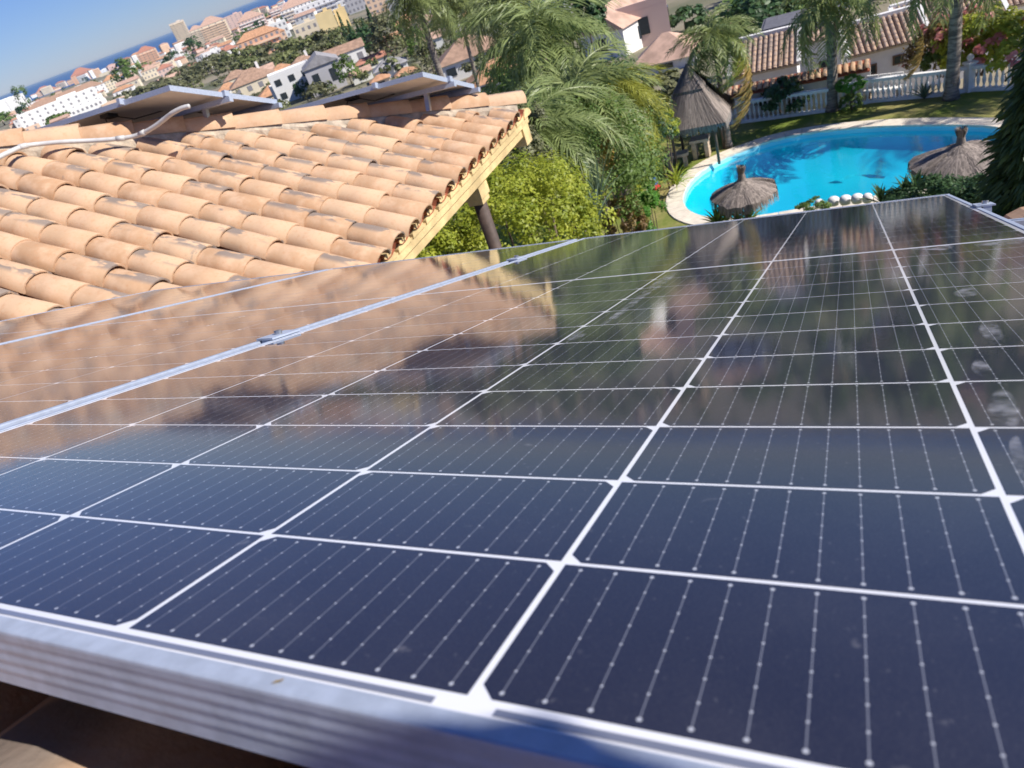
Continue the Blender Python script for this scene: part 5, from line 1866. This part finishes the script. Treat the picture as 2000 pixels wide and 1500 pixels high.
SCR = [(430, 132, 44, 26), (470, 128, 46, 30), (505, 122, 46, 30), (540, 118, 50, 34), (575, 112, 50, 34), (610, 106, 50, 34), (640, 96, 50, 34), (668, 88, 44, 32), (350, 158, 44, 22), (385, 150, 46, 24), (415, 144, 44, 24),
       (290, 184, 50, 16), (330, 178, 50, 20), (450, 146, 44, 24), (490, 140, 44, 26), (525, 138, 46, 26), (560, 132, 48, 28), (595, 128, 48, 28), (630, 116, 46, 30), (660, 106, 40, 28), (250, 196, 40, 14), (375, 166, 40, 16)]
for x, y, w_, h_ in SCR:
    br = k % 3 == 0 or x < 470
    where = next(s for lim, s in ((300, 'beside the sandy slope'), (345, 'left of the tower foot'), (380, 'below the tall beige tower'), (400, 'below the cream block by the tower'), (440, 'below the cream apartment block'), (480, 'left of the long salmon building'),
                                  (515, 'below the left end of the salmon building'), (550, 'below the salmon building'), (585, 'below the white cube'), (620, 'below the cream house'), (650, 'below the wider yellow block'), (999, 'below the narrower yellow block')) if x < lim)
    row = 'upper' if y < 172 - x * .105 else 'lower'
    far_tree((x, y), w_ * 1.15, h_ * .8, f"{'brownish' if br else 'green'} scrub tree on the slope {where}, {row} row", L_OLIVE if br else L_SCRUB, None, 420, False, 'scrub trees on the slope')
    k += 1
for k in range(70):
    az = R_(rnd.uniform(-25, 6))
    Dd = rnd.uniform(700, 2000) * min(1.25, coast(az))
    z = terrain(Dd, az)
    w = rnd.uniform(8, 18)
    root = thing('tree', ('small dark tree' if k % 2 == 0 else 'small green tree') + ' among the buildings of the far town ' + ('left of the tower' if az < R_(-13) else 'right of the tower'), 'tree', (Dd * math.sin(az), Dd * math.cos(az), z), 0, 'small trees of the far town ' + ('left' if az < R_(-13) else 'right') + (' dark' if k % 2 == 0 else ' green'))
    P, N, s_, t_ = cloud(120, (0, 0, w * .4), (w / 2, w / 2, w * .42), w * .09, 20, .28, .6)
    link('crown', leaves_mesh('crown', L_GREEN if k % 2 else L_DARK, P, N, s_, .7, t_), root)
    mb = MB(); mb.tube([(0, 0, -.5), (0, 0, w * .4)], .3, 5); mb.build('trunk', M_BRANCH, root)

# houses and trees of the slope beyond the garden: above the photograph's upper edge, seen mirrored in the panels
r2 = random.Random(77)
def in_view(p, h):
    c = WM.T @ (np.array(p) + Z * h)
    return c[2] > 0 and -80 < 1000 + F * c[0] / c[2] < 2080 and 750 + F * c[1] / c[2] > -40
k = 0
while k < 46:
    az = R_(r2.uniform(6, 66))
    Dd = 62 * math.exp(r2.random() ** 0.8 * 2.6)
    if Dd < 75 and R_(22) < az < R_(44):
        Dd += 30
    p = np.array([Dd * math.sin(az), Dd * math.cos(az), terrain(Dd, az)])
    if any(in_view(p, q) for q in (0, 3, 7)):
        k += .25
        continue
    wc, rc = r2.choice(['white', 'white', 'cream', 'pink', 'peach']), r2.choice(['pink', 'brown', 'orange', 'pink'])
    w, d, h = r2.uniform(8, 13), r2.uniform(6, 9), r2.choice([3.2, 3.6, 6.0, 6.4])
    lab = f'{wc} house with {rc} tiled roof on the slope beyond the garden, mirrored in the panels'
    root = thing('house', lab, 'house', p, YAW + r2.uniform(-.6, .6), f'{wc} {rc} roofed houses beyond the garden')
    MB().box((0, 0, h / 2 - 1.5), (w, d, h + 3)).build('wall', M_WALLS[wc], root)
    mb = MB(); hip_roof(mb, w, d, d * .24, h + .01, .4, r2.random() < .5); mb.build('roof', M_ROOFS[rc], root)
    me = MB().box((0, 0, 0), (1.2, .1, 1.3)).mesh('window', M_GLASS)
    for f_ in range(int(h / 3)):
        for q in (-.3, .05, .32):
            link('window', me, root, (w * q, -d / 2 - .03, 1.7 + 3 * f_))
    k += 1
WP_, WN_, WS_, WT_ = [], [], [], []
for k in range(230):
    az = R_(r2.uniform(7, 68))
    Dd = 58 * math.exp(r2.random() ** 0.75 * 2.7)
    if Dd < 70 and R_(20) < az < R_(44):
        Dd += 25
    s_ = r2.uniform(5, 11)
    b_ = np.array([Dd * math.sin(az), Dd * math.cos(az), terrain(Dd, az)])
    if in_view(b_, s_ * 1.2) or in_view(b_, 0):
        continue
    P, N, q, t_ = cloud(700, b_ + Z * s_ * .55, (s_ * .5, s_ * .5, s_ * .55 * r2.uniform(.8, 1.3)), s_ * .045, 40, .24, .62, -.5)
    WP_.append(P); WN_.append(N); WS_.append(q); WT_.append(t_ * .7 + .3 * r2.random())
wood = link('woodland', leaves_mesh('woodland', L_GREEN, np.concatenate(WP_), np.concatenate(WN_), np.concatenate(WS_), .7, np.concatenate(WT_)))
tag(wood, 'green woodland on the slope beyond the garden, mirrored in the panels', kind='stuff')
# more houses between the scrub and the shore
for k in range(150):
    az = R_(r2.uniform(-25, 5))
    Dd = r2.uniform(520, 1700) * (1 if az > R_(-14) else 1.15)
    if Dd < 640 and az > R_(-12):
        Dd += 250
    wc, rc = r2.choice(['white', 'white', 'white', 'cream', 'pink', 'peach']), r2.choice(['red', 'pink', 'orange', None, None])
    far_building(Dd, az, terrain(Dd, az), r2.uniform(9, 19), r2.choice([4, 6, 7, 9]), wc, rc)

# low scrub and a few more houses on the near slope below the pavilion
r3 = random.Random(5)
for m, nm, lab, n_ in ((L_OLIVE, 'scrub', 'low olive scrub on the slope below the pavilion', 260), (L_SCRUB, 'undergrowth', 'green garden undergrowth between the houses of the near slope', 280)):
    a_, b_, c_, d_2 = [], [], [], []
    for k in range(n_):
        az = R_(r3.uniform(-38, 16))
        Dd = 110 * math.exp(r3.random() * 1.75)
        s_ = r3.uniform(2.0, 6.5) * (0.6 + Dd / 500)
        b0_ = np.array([Dd * math.sin(az), Dd * math.cos(az), terrain(Dd, az)])
        P, N, q, t_ = cloud(150, b0_ + Z * s_ * .25, (s_ * .5, s_ * .5, s_ * .33), s_ * .075, 20, .3, .6, -.3)
        a_.append(P); b_.append(N); c_.append(q); d_2.append(t_ * .7 + .3 * r3.random())
    tag(link(nm, leaves_mesh(nm, m, np.concatenate(a_), np.concatenate(b_), np.concatenate(c_), .7, np.concatenate(d_2))), lab, kind='stuff')
for k, (px, w_, h_, wc, rc, lab) in enumerate([((520, 158), 44, 12, 'white', 'pink', 'white house with pale roof left of the white villas, at the foot of the scrub'), ((556, 150), 34, 12, 'cream', 'orange', 'cream house with orange roof below the scrub, left of the villas'),
        ((712, 160), 36, 14, 'white', 'pink', 'small white house right of the green tree by the villas'), ((748, 170), 34, 12, 'cream', 'orange', 'small cream house directly above the right far panel'), ((850, 100), 40, 18, 'white', 'pink', 'white house behind the trunk of the tall bare palm'),
        ((905, 60), 44, 20, 'white', 'orange', 'white house with orange roof above the thin palm'), ((700, 118), 40, 12, 'white', 'red', 'low white house under the cypresses'), ((455, 190), 44, 12, 'white', 'orange', 'white house with orange roof just above the gap of the far panels'),
        ((775, 95), 34, 16, 'peach', 'orange', 'peach house among the dark trees right of the cypresses'), ((835, 60), 36, 16, 'cream', 'pink', 'cream house with pale roof right of the lavender building')]):
    TH(px, w_, h_, lab, wc, rc, gable=k % 2 == 0)


# ------------------------------------------------------------------ the photographer, kneeling behind the camera: throws the soft shadow on the near frame
M_SKIN = mat('skin', (0.50, 0.30, 0.21), 0.55, 0, 0.05, 20)
M_SHIRT = mat('grey_tshirt', (0.10, 0.11, 0.13), 0.9, 0, 0.1, 20)
M_TROUSER = mat('blue_work_trousers', (0.05, 0.07, 0.13), 0.9, 0, 0.15, 15)
M_HAIR = mat('dark_hair', (0.03, 0.02, 0.015), 0.7, 0, 0.2, 60)
person = thing('person', 'person in grey shirt kneeling on the roof behind the camera, holding a phone', 'person', (0.85, -0.75, 0.05))
SH = PX * 0.045 - PY * 0.083
PO = np.array([0.85, -0.75, 0.05])
def skinned(name, m, verts, edges, radii, root_i=0, lv=2):
    me = bpy.data.meshes.new(name)
    me.from_pydata([tuple(np.array(v) - PO) for v in verts], edges, [])
    me.materials.append(m)
    o = link(name, me, person)
    sk = o.modifiers.new('skin', 'SKIN')
    sk.use_smooth_shade = True
    for i, r in enumerate(radii):
        me.skin_vertices[0].data[i].radius = (r, r) if not isinstance(r, tuple) else r
        me.skin_vertices[0].data[i].use_root = (i == root_i)
    sub = o.modifiers.new('subdivision', 'SUBSURF')
    sub.levels = sub.render_levels = lv
    return o
HC = np.array([0.655, -0.215, 0.44]) + SH
J = dict(pel=(.86, -.76, .16), bel=(.83, -.64, .24), che=(.77, -.46, .35), nec=(.71, -.33, .41), hea=tuple(HC),
         shL=(.58, -.46, .35), elL=(.40, -.42, .10), wrL=(.17, -.13, .0), haL=(.105, -.045, -.02),
         shR=(.94, -.43, .33), elR=(1.04, -.26, .12), wrR=(1.0, -.09, -.10), haR=(.98, -.02, -.16),
         hiL=(.76, -.74, .12), knL=(.66, -.42, -.02), anL=(.74, -.80, .03), toL=(.73, -.95, .05),
         hiR=(.96, -.76, .12), knR=(.98, -.42, -.06), anR=(.99, -.82, .0), toR=(1.0, -.97, .03))
J = {k_: (v_ if k_ in ('haL', 'hea') else tuple(np.array(v_) + SH * (.5 if k_ == 'wrL' else 1))) for k_, v_ in J.items()}
names = list(J)
ix = {n: i for i, n in enumerate(names)}
E_ = [('pel', 'bel'), ('bel', 'che'), ('che', 'nec'), ('nec', 'hea'), ('che', 'shL'), ('shL', 'elL'), ('elL', 'wrL'), ('wrL', 'haL'), ('che', 'shR'), ('shR', 'elR'), ('elR', 'wrR'), ('wrR', 'haR'),
      ('pel', 'hiL'), ('hiL', 'knL'), ('knL', 'anL'), ('anL', 'toL'), ('pel', 'hiR'), ('hiR', 'knR'), ('knR', 'anR'), ('anR', 'toR')]
RD = dict(pel=.13, bel=.125, che=.13, nec=.055, hea=.092, shL=.062, elL=.042, wrL=.028, haL=.03, shR=.062, elR=.042, wrR=.028, haR=.032, hiL=.085, knL=.058, anL=.04, toL=.035, hiR=.085, knR=.058, anR=.04, toR=.035)
skinned('body', M_SKIN, [J[n] for n in names], [(ix[a], ix[b]) for a, b in E_], [RD[n] * (1.0 if n in ('hea', 'nec', 'wrL', 'haL', 'wrR', 'haR', 'elL', 'elR') else .93) for n in names])
def sub(names_, edges_, rr, nm, m):
    k = {n: i for i, n in enumerate(names_)}
    skinned(nm, m, [J[n] for n in names_], [(k[a], k[b]) for a, b in edges_], rr)
J['upL'] = tuple((np.array(J['shL']) + np.array(J['elL'])) / 2)
J['upR'] = tuple((np.array(J['shR']) + np.array(J['elR'])) / 2)
sub(['bel', 'pel', 'che', 'shL', 'upL', 'shR', 'upR'], [('bel', 'pel'), ('bel', 'che'), ('che', 'shL'), ('shL', 'upL'), ('che', 'shR'), ('shR', 'upR')], [.14, .14, .145, .078, .066, .078, .066], 'shirt', M_SHIRT)
sub(['pel', 'hiL', 'knL', 'anL', 'hiR', 'knR', 'anR'], [('pel', 'hiL'), ('hiL', 'knL'), ('knL', 'anL'), ('pel', 'hiR'), ('hiR', 'knR'), ('knR', 'anR')], [.142, .1, .072, .055, .1, .072, .055], 'trousers', M_TROUSER)
# head details: hair, nose, ears, eyes
look = np.array([-.62, .35, -.45]); look /= np.linalg.norm(look)
sd = np.cross(look, Z); sd /= np.linalg.norm(sd)
hu_ = np.cross(sd, look)
mb = MB()
for i in range(9):
    for j in range(16):
        th_, ph = math.pi * .62 * i / 8, 2 * math.pi * j / 16
        d = hu_ * math.cos(th_) + (sd * math.cos(ph) + look * math.sin(ph)) * math.sin(th_)
        k_ = 1.0 if d @ look < .35 else .9
        mb.v.append(tuple(HC - PO + hu_ * .012 - look * .012 + d * .108 * k_)); mb.tint.append(.5)
for i in range(8):
    for j in range(16):
        mb.f.append((i * 16 + j, i * 16 + (j + 1) % 16, (i + 1) * 16 + (j + 1) % 16, (i + 1) * 16 + j)); mb.mi.append(0)
mb.build('hair', M_HAIR, person, True)
h0 = HC - PO
mb = MB(); mb.tube([h0 + look * .088 + hu_ * .015, h0 + look * .112 - hu_ * .015, h0 + look * .09 - hu_ * .022], [.008, .014, .009], 8); mb.build('nose', M_SKIN, person, True)
for s_ in (-1, 1):
    mb = MB(); mb.tube([h0 + sd * s_ * .085 - hu_ * .02, h0 + sd * s_ * .098, h0 + sd * s_ * .09 + hu_ * .025], [.012, .018, .012], 8); mb.build('ear', M_SKIN, person, True)
    mb = MB(); mb.lathe([(.004, -.009), (.010, -.004), (.010, .004), (.004, .009)], 10, h0 + look * .088 + sd * s_ * .032 + hu_ * .016); mb.build('eye', mat('eye_white', (.7, .7, .7), .3), person, True)
# fingers of both hands
cr = WM @ np.array([1.0, 0, 0]); cu = WM @ np.array([0, -1.0, 0]); cb = WM @ np.array([0, 0, -1.0])
for hand, dirs in (('haL', None), ('haR', 1)):
    c = np.array(J[hand])
    for q in range(5):
        if dirs is None:
            b_ = c + cu * (.028 - .018 * q) * (1 if q < 4 else 0) - cb * .004
            p1 = b_ - cr * .03 - cb * (.012 if q < 4 else -.03)
            p2 = b_ - cr * .052 - cb * (.0 if q < 4 else -.03)
            if q == 4:
                b_ = c + cb * .02; p1 = c + cb * .035 - cr * .025; p2 = c + cb * .03 - cr * .05
            p1, p2 = p1 + cb * .02, p2 + cb * .02
        else:
            f = PY * .9 - Z * .2
            b_ = c + PX * (.026 - .017 * q) if q < 4 else c - PX * .03 - f * .02
            p1 = b_ + f * (.035 + (.008 if q in (1, 2) else 0)) + (PX * -.02 if q == 4 else 0)
            p2 = p1 + f * .03 - Z * .015
        skinned('finger', M_SKIN, [b_, p1, p2], [(0, 1), (1, 2)], [.0095, .0085, .007], 0, 1)
phone = thing('smartphone', 'black phone in the hand of the kneeling person', 'phone', mw=basis(cr, cu, cb, cb * 0.012 + cr * .03))
mb = MB()
pl_ = []
for cx_, cy_, a0 in ((.072, .030, 0), (-.072, .030, 90), (-.072, -.030, 180), (.072, -.030, 270)):
    for q in range(5):
        a = R_(a0 + 22.5 * q)
        pl_.append((cx_ + .008 * math.cos(a), cy_ + .008 * math.sin(a)))
mb.prism(pl_, 0.0, .008); mb.build('body', M_BLACK, phone)
mb = MB(); mb.box((0, 0, .0083), (.146, .066, .0004)); mb.build('screen', M_GLASS, phone)

# ------------------------------------------------------------------ air: faint haze over the town and the sea
def mk_haze():
    m = bpy.data.materials.new('haze_air')
    m.use_nodes = True
    nt = m.node_tree
    for q in list(nt.nodes):
        nt.nodes.remove(q)
    pv = nt.nodes.new('ShaderNodeVolumePrincipled')
    pv.inputs['Color'].default_value = (0.55, 0.76, 1.0, 1)
    pv.inputs['Density'].default_value = HAZE
    pv.inputs['Anisotropy'].default_value = 0.2
    o = nt.nodes.new('ShaderNodeOutputMaterial')
    nt.links.new(pv.outputs[0], o.inputs['Volume'])
    return m
HAZE = 0.000045
hz = MB().box((0, 0, -29.0), (123000, 123000, 69.0)).build('haze', mk_haze())
tag(hz, 'faint pale blue haze over the town and sea', kind='stuff')
